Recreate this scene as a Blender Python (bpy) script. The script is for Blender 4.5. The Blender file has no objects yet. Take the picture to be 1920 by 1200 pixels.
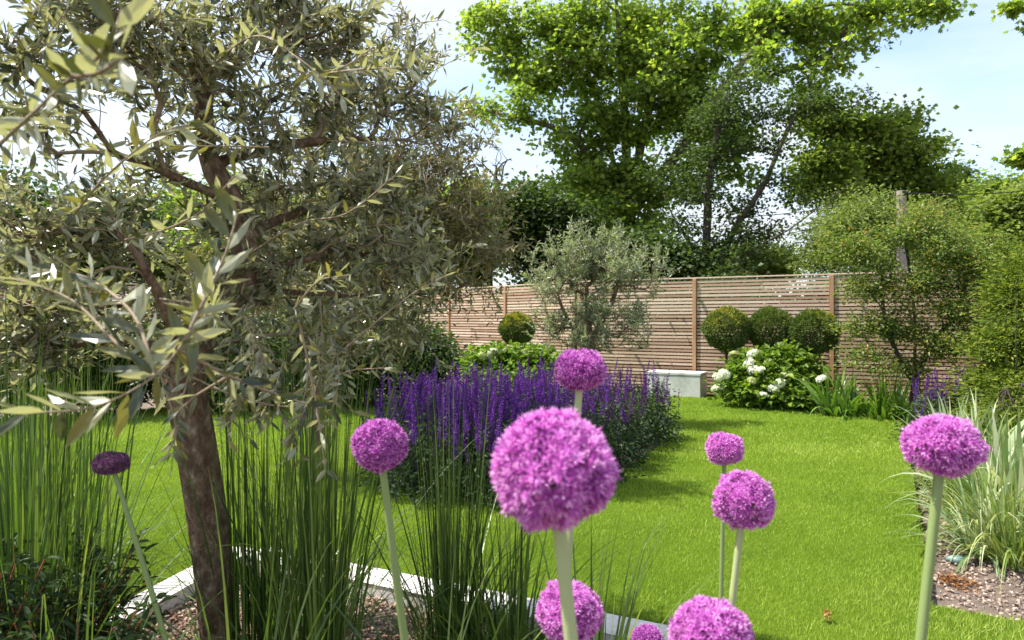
import bpy, math, random
import numpy as np
from mathutils import Vector
rs = np.random.RandomState(7)
random.seed(7)
sc = bpy.context.scene
COL = sc.collection
CAMZ = 1.14; FPX = 1280.0

def at(px, py, d):
    """a point seen at a place of the photograph, d metres away"""
    return np.array([(px-960)/FPX*d, d, CAMZ+(600-py)/FPX*d])

# ------------------------------------------------------------ materials
def new_mat(name):
    m = bpy.data.materials.new(name); m.use_nodes = True
    nt = m.node_tree; nt.nodes.clear()
    out = nt.nodes.new('ShaderNodeOutputMaterial')
    return m, nt, out
def ramp(nt, cols, src, stops=None, interp='LINEAR'):
    r = nt.nodes.new('ShaderNodeValToRGB'); e = r.color_ramp.elements
    r.color_ramp.interpolation = interp
    n = len(cols)
    while len(e) < n: e.new(0.5)
    for i, c in enumerate(cols):
        e[i].position = (i/(n-1) if stops is None else stops[i])
        e[i].color = (*c, 1)
    nt.links.new(src, r.inputs[0]); return r.outputs[0]
def noise(nt, scale, detail=4, rough=.6, vec=None, dist=0):
    n = nt.nodes.new('ShaderNodeTexNoise'); n.inputs['Scale'].default_value = scale
    n.inputs['Detail'].default_value = detail; n.inputs['Roughness'].default_value = rough
    n.inputs['Distortion'].default_value = dist
    if vec is not None: nt.links.new(vec, n.inputs['Vector'])
    return n.outputs['Fac']
def coords(nt, sc3=(1,1,1)):
    g = nt.nodes.new('ShaderNodeNewGeometry')
    mp = nt.nodes.new('ShaderNodeMapping'); mp.inputs['Scale'].default_value = sc3
    nt.links.new(g.outputs['Position'], mp.inputs[0]); return mp.outputs[0]
def bump(nt, h, strength, dist=.01):
    b = nt.nodes.new('ShaderNodeBump'); b.inputs['Strength'].default_value = strength
    b.inputs['Distance'].default_value = dist; nt.links.new(h, b.inputs['Height']); return b.outputs[0]
def principled(nt, rough=.7, spec=.5):
    p = nt.nodes.new('ShaderNodeBsdfPrincipled'); p.inputs['Roughness'].default_value = rough
    p.inputs['Specular IOR Level'].default_value = spec; return p
def leafmat(name, cols, trans=.4, rough=.5, spec=.4, back=None, tint=(1.25, 1.35, .6)):
    m, nt, out = new_mat(name)
    a = nt.nodes.new('ShaderNodeAttribute'); a.attribute_name = 'v'
    c = ramp(nt, cols, a.outputs['Fac'])
    if back:
        g = nt.nodes.new('ShaderNodeNewGeometry'); mx = nt.nodes.new('ShaderNodeMix'); mx.data_type = 'RGBA'
        nt.links.new(g.outputs['Backfacing'], mx.inputs[0]); nt.links.new(c, mx.inputs[6])
        mx.inputs[7].default_value = (*back, 1); c = mx.outputs[2]
    p = principled(nt, rough, spec); nt.links.new(c, p.inputs['Base Color'])
    t = nt.nodes.new('ShaderNodeBsdfTranslucent')
    mu = nt.nodes.new('ShaderNodeMix'); mu.data_type = 'RGBA'; mu.blend_type = 'MULTIPLY'
    mu.inputs[0].default_value = 1; nt.links.new(c, mu.inputs[6]); mu.inputs[7].default_value = (*tint, 1)
    nt.links.new(mu.outputs[2], t.inputs[0])
    ms = nt.nodes.new('ShaderNodeMixShader'); ms.inputs[0].default_value = trans
    nt.links.new(p.outputs[0], ms.inputs[1]); nt.links.new(t.outputs[0], ms.inputs[2])
    nt.links.new(ms.outputs[0], out.inputs[0]); return m
def solidmat(name, cols, scale=20, rough=.8, bmp=.4, bscale=None, sc3=(1,1,1), attr=None, spec=.3, bdist=.01, stops=None):
    m, nt, out = new_mat(name)
    v = coords(nt, sc3)
    f = noise(nt, scale, 6, .65, v)
    if attr:
        a = nt.nodes.new('ShaderNodeAttribute'); a.attribute_name = 'v'
        mm = nt.nodes.new('ShaderNodeMath'); mm.operation = 'MULTIPLY_ADD'
        nt.links.new(a.outputs['Fac'], mm.inputs[0]); mm.inputs[1].default_value = attr
        ss = nt.nodes.new('ShaderNodeMath'); ss.operation = 'MULTIPLY'; ss.inputs[1].default_value = 1-attr
        nt.links.new(f, ss.inputs[0]); nt.links.new(ss.outputs[0], mm.inputs[2]); f = mm.outputs[0]
    c = ramp(nt, cols, f, stops)
    p = principled(nt, rough, spec); nt.links.new(c, p.inputs['Base Color'])
    nt.links.new(bump(nt, noise(nt, bscale or scale*2, 6, .7, v), bmp, bdist), p.inputs['Normal'])
    nt.links.new(p.outputs[0], out.inputs[0]); return m

M = {}
M['olive'] = leafmat('olive_leaf', [(.024,.04,.016),(.068,.08,.026),(.14,.14,.042),(.3,.27,.075)], .36, .33, .8, back=(.33,.34,.23), tint=(1.2,1.2,.6))
M['olive_far'] = leafmat('olive_leaf_warm', [(.06,.06,.024),(.12,.11,.038),(.2,.17,.06),(.3,.24,.1)], .38, .4, .5, back=(.24,.22,.13), tint=(1.2,1.2,.6))
M['olive_young'] = leafmat('young_olive_leaf', [(.09,.115,.06),(.15,.18,.1),(.24,.27,.15),(.33,.34,.2)], .35, .4, .5, back=(.3,.33,.23))
M['sycamore'] = leafmat('maple_leaf', [(.08,.13,.03),(.155,.23,.045),(.27,.35,.065),(.42,.48,.1)], .6, .45, .35)
M['darktree'] = leafmat('dark_tree_leaf', [(.035,.06,.022),(.065,.105,.03),(.12,.17,.042)], .46, .5, .3)
M['ivy'] = leafmat('ivy_leaf', [(.03,.055,.018),(.06,.1,.028),(.115,.16,.042)], .42, .45, .4)
M['maple2'] = leafmat('mid_green_leaf', [(.075,.12,.03),(.14,.205,.042),(.24,.31,.06),(.36,.41,.085)], .54, .5, .3)
M['willow'] = leafmat('pale_green_leaf', [(.11,.155,.045),(.19,.25,.062),(.3,.35,.09)], .46, .5, .3)
M['crab'] = leafmat('crab_apple_leaf', [(.06,.1,.022),(.12,.18,.035),(.22,.29,.06),(.36,.24,.07)], .45, .45, .35)
M['box'] = leafmat('clipped_leaf', [(.03,.06,.012),(.085,.13,.022),(.18,.21,.032),(.4,.34,.04)], .3, .5, .3)
M['conifer'] = leafmat('conifer_leaf', [(.035,.065,.012),(.1,.15,.02),(.2,.25,.03),(.3,.33,.045)], .36, .55, .25)
M['hyd'] = leafmat('hydrangea_leaf', [(.06,.12,.015),(.14,.23,.025),(.27,.36,.04)], .42, .5, .3)
M['salvia_leaf'] = leafmat('salvia_leaf', [(.018,.038,.014),(.038,.07,.024),(.075,.115,.045)], .28, .6, .3)
M['salvia'] = leafmat('salvia_flower', [(.045,.014,.08),(.12,.028,.24),(.2,.055,.38),(.32,.13,.5)], .3, .6, .2, tint=(1.2,.8,1.3))
M['salvia_dull'] = leafmat('salvia_faded_flower', [(.04,.014,.045),(.09,.025,.11),(.14,.04,.2)], .3, .6, .2, tint=(1.2,.8,1.3))
M['strap'] = leafmat('strap_leaf', [(.05,.11,.018),(.11,.2,.028),(.22,.33,.05)], .35, .35, .5)
M['grass'] = leafmat('tall_grass_blade', [(.014,.035,.01),(.04,.08,.018),(.095,.16,.03),(.24,.3,.07)], .38, .35, .5)
M['sedge'] = leafmat('sedge_blade', [(.07,.13,.03),(.16,.24,.05),(.3,.34,.1),(.5,.5,.26)], .35, .4, .4)
M['iris'] = leafmat('variegated_blade', [(.08,.15,.05),(.18,.26,.11),(.36,.42,.23),(.6,.6,.42)], .3, .35, .5)
M['iris_green'] = leafmat('iris_blade', [(.07,.14,.04),(.14,.22,.07),(.25,.33,.13)], .3, .35, .5)
M['lawn_blade'] = leafmat('lawn_blade', [(.12,.2,.024),(.22,.33,.035),(.33,.44,.06),(.48,.55,.17)], .4, .5, .3, tint=(1.2,1.2,.5))
M['petal'] = leafmat('allium_petal', [(.36,.06,.34),(.54,.13,.51),(.7,.24,.66),(.88,.55,.84)], .4, .5, .25, tint=(1.15,.9,1.1))
M['petal_dark'] = leafmat('allium_deep_petal', [(.25,.04,.26),(.41,.08,.41),(.56,.15,.55),(.78,.42,.74)], .4, .5, .25, tint=(1.15,.9,1.1))
M['petal_faded'] = leafmat('allium_bud_petal', [(.08,.035,.075),(.16,.065,.14),(.27,.12,.23)], .2, .6, .2, tint=(1.1,.8,1))
M['white_petal'] = leafmat('white_petal', [(.6,.66,.35),(.8,.82,.66),(.86,.86,.8)], .3, .6, .2, tint=(1,1,.9))
M['cream_petal'] = leafmat('cream_petal', [(.35,.45,.12),(.5,.56,.22),(.66,.68,.4)], .3, .6, .2, tint=(1,1,.8))
M['brownleaf'] = leafmat('dry_leaf', [(.12,.06,.025),(.28,.12,.04),(.42,.24,.09)], .3, .6, .2, tint=(1.1,.9,.6))
M['stem'] = solidmat('allium_stem_skin', [(.16,.23,.07),(.25,.32,.12)], 30, .45, .1, sc3=(1,1,.15), spec=.4)
M['stem_pale'] = solidmat('pale_allium_stem_skin', [(.3,.36,.15),(.42,.46,.24)], 30, .45, .1, sc3=(1,1,.15), spec=.4)
M['bark_olive'] = solidmat('olive_bark', [(.085,.045,.025),(.2,.125,.075),(.33,.235,.15),(.55,.5,.4)], 38, .85, 1, 60, (1,1,.55), bdist=.03, stops=(.3,.48,.6,.72))
M['twig'] = solidmat('olive_twig_bark', [(.14,.1,.06),(.26,.2,.13),(.42,.36,.26)], 25, .7, .5, 60)
M['bark'] = solidmat('tree_bark', [(.05,.04,.03),(.13,.105,.08),(.24,.2,.15)], 4, .9, .8, 9, (1,1,.3), bdist=.05)
M['darkbark'] = solidmat('dark_tree_bark', [(.03,.022,.018),(.07,.055,.042),(.12,.095,.07)], 4, .9, .8, 9, (1,1,.3), bdist=.05)
M['redtwig'] = solidmat('reddish_stem', [(.2,.06,.02),(.33,.11,.04)], 30, .6, .3)
M['slat'] = solidmat('cedar_slat', [(.16,.09,.055),(.36,.235,.155),(.56,.42,.31),(.7,.58,.46)], 5, .8, .5, 60, (1.2,1.2,22), attr=.62, bdist=.004)
M['post'] = solidmat('cedar_post', [(.25,.13,.065),(.38,.22,.12),(.48,.31,.19)], 10, .75, .4, 40, (3,3,.4), bdist=.004)
M['render'] = solidmat('pale_render', [(.34,.35,.32),(.47,.47,.45),(.54,.54,.51),(.6,.6,.57)], 5, .8, .35, 150, bdist=.004, stops=(.3,.45,.6,.75))
M['stone'] = solidmat('pale_limestone', [(.3,.29,.24),(.56,.53,.5),(.66,.63,.61),(.72,.7,.69)], 7, .75, .6, 120, bdist=.005, stops=(.28,.42,.55,.75))
M['soil'] = solidmat('garden_soil', [(.09,.065,.05),(.2,.15,.12),(.35,.27,.22)], 14, .95, 1, 50, bdist=.03)
M['chip'] = leafmat('bark_chip', [(.1,.055,.035),(.24,.14,.1),(.42,.3,.23),(.55,.45,.37)], 0, .85, .2)
M['clod'] = leafmat('soil_crumb', [(.19,.135,.105),(.33,.25,.2),(.48,.38,.31)], 0, .95, .1)
M['pole'] = solidmat('weathered_pole', [(.24,.2,.16),(.36,.31,.26)], 6, .85, .5, 20, (3,3,.4))
M['cable'] = solidmat('cable_rubber', [(.015,.015,.015),(.02,.02,.02)], 5, .6, 0)
M['slate'] = solidmat('blue_green_glaze', [(.05,.1,.09),(.13,.22,.2),(.3,.38,.36)], 25, .35, .3, spec=.5)
M['fruit'] = solidmat('small_fallen_petal', [(.5,.35,.12),(.6,.45,.2)], 30, .6, .1)

def lawn_material():
    m, nt, out = new_mat('mown_turf')
    v = coords(nt)
    a = ramp(nt, [(.06,.12,.008),(.12,.2,.012),(.18,.28,.02)], noise(nt, 90, 5, .7, v))
    b = ramp(nt, [(.7,.78,.6),(1.15,1.1,1.1)], noise(nt, 1.3, 4, .6, v), (.3,.7))
    mu = nt.nodes.new('ShaderNodeMix'); mu.data_type = 'RGBA'; mu.blend_type = 'MULTIPLY'; mu.inputs[0].default_value = 1
    nt.links.new(a, mu.inputs[6]); nt.links.new(b, mu.inputs[7])
    p = principled(nt, .9, .1); nt.links.new(mu.outputs[2], p.inputs['Base Color'])
    nt.links.new(bump(nt, noise(nt, 160, 4, .7, v), 1, .02), p.inputs['Normal'])
    nt.links.new(p.outputs[0], out.inputs[0]); return m
M['turf'] = lawn_material()

# ------------------------------------------------------------ mesh accumulation
class MB:
    def __init__(s): s.V=[]; s.F=[]; s.n=0
    def add(s, V, F, val=.5, mat=0):
        V = np.asarray(V, float).reshape(-1,3); F = np.asarray(F, int)
        val = np.broadcast_to(np.asarray(val, float), (len(F),))
        s.V.append(V); s.F.append((F+s.n, val, mat)); s.n += len(V); return s
    def build(s, name, mats, parent=None, smooth=False, origin=None):
        me = bpy.data.meshes.new(name)
        V = np.concatenate(s.V)
        if origin is not None: V = V-np.asarray(origin)
        me.vertices.add(len(V)); me.vertices.foreach_set('co', V.ravel())
        nl = sum(f.size for f,_,_ in s.F); npoly = sum(len(f) for f,_,_ in s.F)
        li = np.concatenate([f.ravel() for f,_,_ in s.F])
        tot = np.concatenate([np.full(len(f), f.shape[1]) for f,_,_ in s.F])
        st = np.concatenate([[0], np.cumsum(tot)[:-1]])
        me.loops.add(nl); me.loops.foreach_set('vertex_index', li.astype(np.int32))
        me.polygons.add(npoly); me.polygons.foreach_set('loop_start', st.astype(np.int32))
        me.polygons.foreach_set('loop_total', tot.astype(np.int32))
        mi = np.concatenate([np.full(len(f), m) for f,_,m in s.F])
        me.polygons.foreach_set('material_index', mi.astype(np.int32))
        me.polygons.foreach_set('use_smooth', np.full(npoly, smooth))
        at_ = me.attributes.new('v', 'FLOAT', 'FACE')
        at_.data.foreach_set('value', np.concatenate([v for _,v,_ in s.F]).astype(np.float32))
        for m in (mats if isinstance(mats, (list,tuple)) else [mats]): me.materials.append(M[m])
        me.update(calc_edges=True)
        o = bpy.data.objects.new(name, me); COL.objects.link(o)
        if origin is not None: o.location = origin
        if parent is not None: o.parent = parent; o.location = (0,0,0) if origin is None else Vector(origin)-parent.location
        if parent is not None and origin is None:
            o.location = -parent.location          # vertices were given in world space
        return o
def tag(o, label=None, cat=None, group=None, kind=None):
    if label: o['label'] = label
    if cat: o['category'] = cat
    if group: o['group'] = group
    if kind: o['kind'] = kind
    return o
def empty(name, loc, label=None, cat=None, group=None):
    o = bpy.data.objects.new(name, None); COL.objects.link(o); o.location = [float(c) for c in loc]
    o.empty_display_size = .1
    return tag(o, label, cat, group)
def copy_part(src, parent, loc=None):
    c = src.copy(); COL.objects.link(c); c.parent = parent
    if loc is not None: c.location = loc
    return c

def unit(a):
    a = np.asarray(a, float); return a/np.maximum(np.linalg.norm(a, axis=-1, keepdims=True), 1e-9)
def rnd_dir(n, r=None):
    return unit((r or rs).normal(size=(n,3)))
def place(T, TF, pos, D, N, s, val, mb, mat=0, sw=None):
    """copies of a template leaf (x across, y along, z normal)"""
    D = unit(D); X = unit(np.cross(D, N)); Z = np.cross(X, D)
    n = len(pos); s = np.broadcast_to(np.asarray(s, float), (n,)); sw = s if sw is None else np.broadcast_to(sw, (n,))
    T = np.asarray(T, float)
    W = (pos[:,None,:] + T[None,:,0,None]*sw[:,None,None]*X[:,None,:]
         + T[None,:,1,None]*s[:,None,None]*D[:,None,:] + T[None,:,2,None]*s[:,None,None]*Z[:,None,:])
    k = len(T); TF = np.asarray(TF)
    F = (TF[None] + (np.arange(n)*k)[:,None,None]).reshape(-1, TF.shape[1])
    mb.add(W.reshape(-1,3), F, np.repeat(np.broadcast_to(val,(n,)), len(TF)), mat)
# templates
LEAF_T = [(0,0,0),(-.5,.35,.12),(.5,.35,.12),(-.35,.72,.1),(.35,.72,.1),(0,1,-.05),(0,.5,0)]
LEAF_F = [(0,6,1),(0,2,6),(1,6,3),(6,2,4),(3,6,5),(6,4,5)]
QUAD_T = [(0,0,0),(-.5,.45,.1),(0,1,0),(.5,.45,.1)]
QUAD_F = [(0,3,2,1)]
OLIVE_T = [(0,0,0),(-.5,.3,.25),(0,.33,0),(.5,.3,.25),(-.45,.65,.2),(0,.68,-.1),(.45,.65,.2),(0,1,-.05)]
OLIVE_T = [(x, y, z*.09 if i not in (5,7) else z*.5) for i,(x,y,z) in enumerate(OLIVE_T)]
OLIVE_F3 = [(0,2,1),(0,3,2),(4,5,7),(5,6,7),(1,2,5),(1,5,4),(2,3,6),(2,6,5)]
MAPLE_T = [(0,0,0),(.28,.05,.06),(.55,.3,.12),(.3,.42,.03),(.42,.75,.1),(.16,.68,.0),(0,1,-.08),
           (-.16,.68,0),(-.42,.75,.1),(-.3,.42,.03),(-.55,.3,.12),(-.28,.05,.06)]
MAPLE_F = [(0,1,2),(0,2,3),(0,3,9),(3,4,5),(3,5,7),(3,7,9),(5,6,7),(9,7,8),(0,9,10),(0,10,11)]

def tube(pts, rad, sides, mb, val=.5, mat=0, cap=True):
    pts = np.asarray(pts, float); n = len(pts); rad = np.broadcast_to(rad, (n,))
    tg = np.gradient(pts, axis=0) if n > 1 else np.array([[0,0,1.]]); tg = unit(tg)
    ref = np.array([1,0,0]) if abs(tg[0][0]) < .8 else np.array([0,1,0])
    X = unit(np.cross(tg, ref)); Y = np.cross(tg, X)
    an = np.arange(sides)/sides*2*np.pi
    R = pts[:,None,:]+rad[:,None,None]*(np.cos(an)[None,:,None]*X[:,None,:]+np.sin(an)[None,:,None]*Y[:,None,:])
    i = np.arange(n-1)[:,None]*sides; j = np.arange(sides)[None]; j2 = (j+1)%sides
    F = np.stack([i+j, i+j2, i+sides+j2, i+sides+j], -1).reshape(-1,4)
    mb.add(R.reshape(-1,3), F, val, mat)
    if cap and sides > 3:
        mb.add(R[-1], [tuple(range(sides))], val, mat)

def resample(pts, step):
    pts = np.asarray(pts, float)
    # Catmull-Rom through the points
    P = np.vstack([2*pts[0]-pts[1], pts, 2*pts[-1]-pts[-2]]); out = []
    for i in range(1, len(P)-2):
        n = max(1, int(math.ceil(np.linalg.norm(P[i+1]-P[i])/step)))
        for k in range(n):
            t = k/n
            out.append(.5*((2*P[i])+(-P[i-1]+P[i+1])*t+(2*P[i-1]-5*P[i]+4*P[i+1]-P[i+2])*t*t+(-P[i-1]+3*P[i]-3*P[i+1]+P[i+2])*t**3))
    out.append(P[-2]); return np.array(out)

def grow(limbs, attr, step, R, r0, w=.3, wob=.12, up=.0, seed=1, fixed=None):
    """skeleton: given limbs, then every attractor joined to it; returns chains of (points, radii)"""
    r = np.random.RandomState(seed)
    P = []; par = []; L = []
    for li, lb in enumerate(limbs):
        pts = resample(lb, step)
        if li == 0: prev = -1
        else:
            A = np.array(P); prev = int(np.argmin(np.linalg.norm(A-pts[0], axis=1)))
            pts = pts[1:] if np.linalg.norm(A[prev]-pts[0]) < step*2 else pts
        for p in pts:
            par.append(prev); L.append(0 if prev < 0 else L[prev]+np.linalg.norm(p-P[prev])); P.append(p); prev = len(P)-1
    cap = len(P)+len(attr)*40; A = np.zeros((cap,3)); A[:len(P)] = P; LL = np.zeros(cap); LL[:len(P)] = L; n = len(P)
    base = A[0].copy(); zmin = base[2]
    order = np.argsort(np.linalg.norm(attr-np.array(limbs[0][-1]), axis=1)+r.uniform(0,.5,len(attr))*step*4)
    z_lo = limbs[0][min(1,len(limbs[0])-1)][2]
    for k in order:
        a = attr[k]
        d = np.linalg.norm(A[:n]-a, axis=1)
        cost = d + w*LL[:n] + np.where(A[:n,2] < z_lo, 1e3, 0) + .6*np.maximum(0, A[:n,2]-a[2])
        j = int(np.argmin(cost)); p0 = A[j].copy(); dist = d[j]
        if dist < 1e-4: continue
        pd = unit(p0-A[par[j]]) if par[j] >= 0 else np.array([0,0,1.])
        c = p0+(pd*.45+unit(a-p0)*.25)*dist*.8+np.array([0,0,up*dist])
        m = min(39, max(2, int(math.ceil(dist/step)))); pv = j
        for q in range(1, m+1):
            t = q/m; p = (1-t)**2*p0+2*t*(1-t)*c+t*t*a
            if q < m: p = p+r.normal(size=3)*wob*dist/m
            if n >= cap: break
            A[n] = p; par.append(pv); LL[n] = LL[pv]+np.linalg.norm(p-A[pv]); pv = n; n += 1
    A = A[:n]; par = np.array(par[:n]); cnt = np.zeros(n)
    haschild = np.zeros(n, bool); haschild[par[par >= 0]] = True; cnt[~haschild] = 1
    for i in range(n-1, 0, -1):
        if par[i] >= 0: cnt[par[i]] += cnt[i]
    e = math.log(max(cnt[0],2))/math.log(R/r0)
    rad = r0*np.maximum(cnt,1)**(1/e)
    kids = [[] for _ in range(n)]
    for i in range(n):
        if par[i] >= 0: kids[par[i]].append(i)
    chains = []; stack = [(0, -1)]
    while stack:
        s, p = stack.pop(); ch = [p] if p >= 0 else []; rr = []
        cur = s; ch.append(cur)
        while kids[cur]:
            ks = sorted(kids[cur], key=lambda q: -cnt[q])
            for q in ks[1:]: stack.append((q, cur))
            cur = ks[0]; ch.append(cur)
        rd = rad[ch].copy()
        if p >= 0: rd[0] = min(rd[0], rd[1]*1.15)
        rd[-1] *= .5
        chains.append((A[ch], rd))
    return chains
def skin(chains, mb, thin=.02, mat=0, minr=0):
    for pts, rd in chains:
        if rd[:2].max() < minr: continue
        s = 12 if rd[0] > .05 else 7 if rd[0] > thin else 5 if rd[0] > thin*.4 else 4
        tube(pts, rd, s, mb, .5, mat)

def blob_pts(blobs, rr, gap=-2, gs=None, dn=1.):
    out = []
    for b in blobs:
        px, py, d, rx, ry, n = b[:6]; n = max(3,int(n*dn)); dz = b[6] if len(b) > 6 else .9
        u = rnd_dir(n, rr)*rr.uniform(0,1,(n,1))**(1/2.6)
        c = at(px, py, d); u[:,0] *= rx/FPX*d; u[:,1] *= rx/FPX*d*dz; u[:,2] *= ry/FPX*d
        if gap > -1:
            # sprays: twig ends gather in flat groups with gaps between them
            k = max(2, int(round(n/(gs or 9)))); S = np.array([rx/FPX*d, rx/FPX*d*dz, ry/FPX*d])
            cc = unit(rr.normal(size=(k,3)))*np.minimum(np.abs(rr.normal(size=(k,1)))*.6+.15,1.15)*S
            sr = (S.prod()/k)**(1/3)*.53; gi = rr.randint(0,k,n)
            u = cc[gi]+np.clip(rr.normal(size=(n,3)),-1.6,1.6)*sr*np.array([1,1,.75])*rr.uniform(.5,1.2,(k,1))[gi]
        out.append(c+u)
    return np.concatenate(out)

def clump_leaves(attr, mb, per, cr, ls, lw, rr, T=QUAD_T, F=QUAD_F, flat=.5, upn=1.2, shift=0, droop=.3, mat=0, vz=0):
    """leaves gathered round every twig end"""
    n = len(attr); N = n*per
    c = np.repeat(attr, per, 0)
    off = rr.normal(size=(N,3))*cr; off[:,2] *= flat
    size = np.repeat(rr.uniform(.7,1.35,(n,1)), per, 0); off *= size
    D = unit(off*np.array([1,1,.4])+rr.normal(size=(N,3))*cr*.8+np.array([0,0,-droop*cr]))
    Nn = unit(rr.normal(size=(N,3))*.75+np.array([0,0,upn])+unit(off)*.3)
    val = np.clip(np.repeat(rr.uniform(-.18,.18,n), per)+rr.beta(2,2.2,N)+shift+vz*off[:,2]/cr, 0, 1)
    s = ls*rr.uniform(.65,1.25,N)
    place(T, F, c+off, D, Nn, s, val, mb, mat, sw=s*lw)

# ------------------------------------------------------------ world, sun, camera
sun_az = unit(np.array([-.99,.08])); EL = math.radians(60)
sdir = np.array([sun_az[0]*math.cos(EL), sun_az[1]*math.cos(EL), math.sin(EL)])
w = bpy.data.worlds.new('World'); sc.world = w; w.use_nodes = True
nt = w.node_tree; nt.nodes.clear()
wo = nt.nodes.new('ShaderNodeOutputWorld'); bg = nt.nodes.new('ShaderNodeBackground'); bg.inputs[1].default_value = .15
sky = nt.nodes.new('ShaderNodeTexSky'); sky.sky_type = 'NISHITA'; sky.sun_disc = False
sky.sun_elevation = EL; sky.sun_rotation = math.atan2(sdir[0], sdir[1]); sky.air_density = 1.0; sky.dust_density = 1.4; sky.ozone_density = 1
tc = nt.nodes.new('ShaderNodeTexCoord'); mp = nt.nodes.new('ShaderNodeMapping')
mp.inputs['Scale'].default_value = (1.2, 1.0, 4.5); mp.inputs['Rotation'].default_value = (.25, .35, .3)
nt.links.new(tc.outputs['Generated'], mp.inputs[0])
nf = noise(nt, 1.7, 7, .58, mp.outputs[0], .35)
cr_ = ramp(nt, [(.18,.18,.18),(.55,.55,.55),(.95,.95,.95)], nf, (.38,.52,.68))
mx = nt.nodes.new('ShaderNodeMix'); mx.data_type = 'RGBA'
nt.links.new(cr_, mx.inputs[0]); nt.links.new(sky.outputs[0], mx.inputs[6]); mx.inputs[7].default_value = (3.15, 3.32, 3.45, 1)
nt.links.new(mx.outputs[2], bg.inputs[0]); nt.links.new(bg.outputs[0], wo.inputs[0])
sd = bpy.data.lights.new('sun', 'SUN'); sd.energy = 4.5; sd.angle = math.radians(.6); sd.color = (1, .95, .87)
so = bpy.data.objects.new('sun', sd); COL.objects.link(so)
so.rotation_euler = Vector(-sdir).to_track_quat('-Z', 'Y').to_euler(); so.location = (-6, 2, 12)
cd = bpy.data.cameras.new('camera'); cd.lens = 24; cd.sensor_width = 36; cd.clip_end = 2000; cd.clip_start = .05
cam = bpy.data.objects.new('camera', cd); COL.objects.link(cam); cam.location = (0,0,CAMZ); cam.rotation_euler = (math.radians(90),0,0)
cd.dof.use_dof = True; cd.dof.focus_distance = 3.4; cd.dof.aperture_fstop = 5.6
sc.camera = cam
sc.view_settings.view_transform = 'Standard'; sc.view_settings.look = 'None'; sc.view_settings.exposure = 1.18
sc.render.resolution_x = 1024; sc.render.resolution_y = 640
sc.render.engine = 'CYCLES'
sc.cycles.max_bounces = 7; sc.cycles.transparent_max_bounces = 4

# ------------------------------------------------------------ ground and lawn
def poly_sheet(name, poly, z, th, mat):
    import bmesh
    bm = bmesh.new(); vs = [bm.verts.new((x,y,z)) for x,y in poly]; f = bm.faces.new(vs)
    if th:
        r = bmesh.ops.extrude_face_region(bm, geom=[f]); 
        for v in [g for g in r['geom'] if isinstance(g, bmesh.types.BMVert)]: v.co.z -= th
    bmesh.ops.recalc_face_normals(bm, faces=bm.faces); bmesh.ops.triangulate(bm, faces=bm.faces)
    me = bpy.data.meshes.new(name); bm.to_mesh(me); bm.free(); me.materials.append(M[mat])
    o = bpy.data.objects.new(name, me); COL.objects.link(o); return tag(o, kind='structure')
SOILZ = -.07
poly_sheet('ground', [(-400,-400),(400,-400),(400,400),(-400,400)], SOILZ, 0, 'soil')
far_grass = poly_sheet('field', [(-300,24),(300,24),(300,390),(-300,390)], SOILZ+.004, 0, 'turf')
def smooth_poly(P, step=.12, jit=.012):
    P = np.array([(x,y,0) for x,y in P]); Q = np.vstack([P, P[:1]]); out = []
    for a, b in zip(Q[:-1], Q[1:]):
        n = max(1, int(np.linalg.norm(b-a)/step))
        for k in range(n): out.append(a+(b-a)*k/n+rs.normal(size=3)*jit)
    return [(p[0], p[1]) for p in out]
LAWN = [(1.66,2.74),(2.2,3.66),(3.1,5.3),(4.42,7.72),(4.2,7.95),(3.72,8.05),(3.85,9.0),(3.45,9.7),(2.95,10.25),(1.9,10.8),(.6,11.6),
        (-.9,12.3),(-3.0,10.6),(-5.2,8.2),(-8,6.6),(-9,3),(-6,.2),(-1.95,.2),(-1.72,1.95),(-1.37,3.32),(-.95,3.22),(-.1,2.74),(.9,2.25),
        (2.2,1.5),(3.4,.9),(6,1.0),(5.6,1.6),(3.2,2.28),(2.3,2.52),(1.9,2.6)]
lawn_poly = smooth_poly(LAWN)
poly_sheet('lawn', lawn_poly, 0, .066, 'turf')
def inside(x, y, poly):
    r = np.zeros(len(x), bool); n = len(poly)
    for i in range(n):
        x1,y1 = poly[i]; x2,y2 = poly[(i+1)%n]
        c = ((y1 > y) != (y2 > y)) & (x < (x2-x1)*(y-y1)/((y2-y1) or 1e-9)+x1); r ^= c
    return r
SALV = [(-.92,4.95),(-.55,4.35),(-.02,4.15),(.45,4.6),(.98,5.45),(1.45,6.5),(1.35,7.3),(.3,7.2),(-.75,6.3)]
poly_sheet('salvia_bed_soil', smooth_poly(SALV), .004, 0, 'soil')
def vnoise(x, y, s, seed=0):
    x = x*s+seed*13.1; y = y*s+seed*7.7
    return (np.sin(x*1.3+np.sin(y*1.7+seed))+np.sin(y*1.1+np.sin(x*2.1))+np.sin((x+y)*.8+np.sin(x*.7-y*1.3)*1.5))/3
mb = MB()
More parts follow.
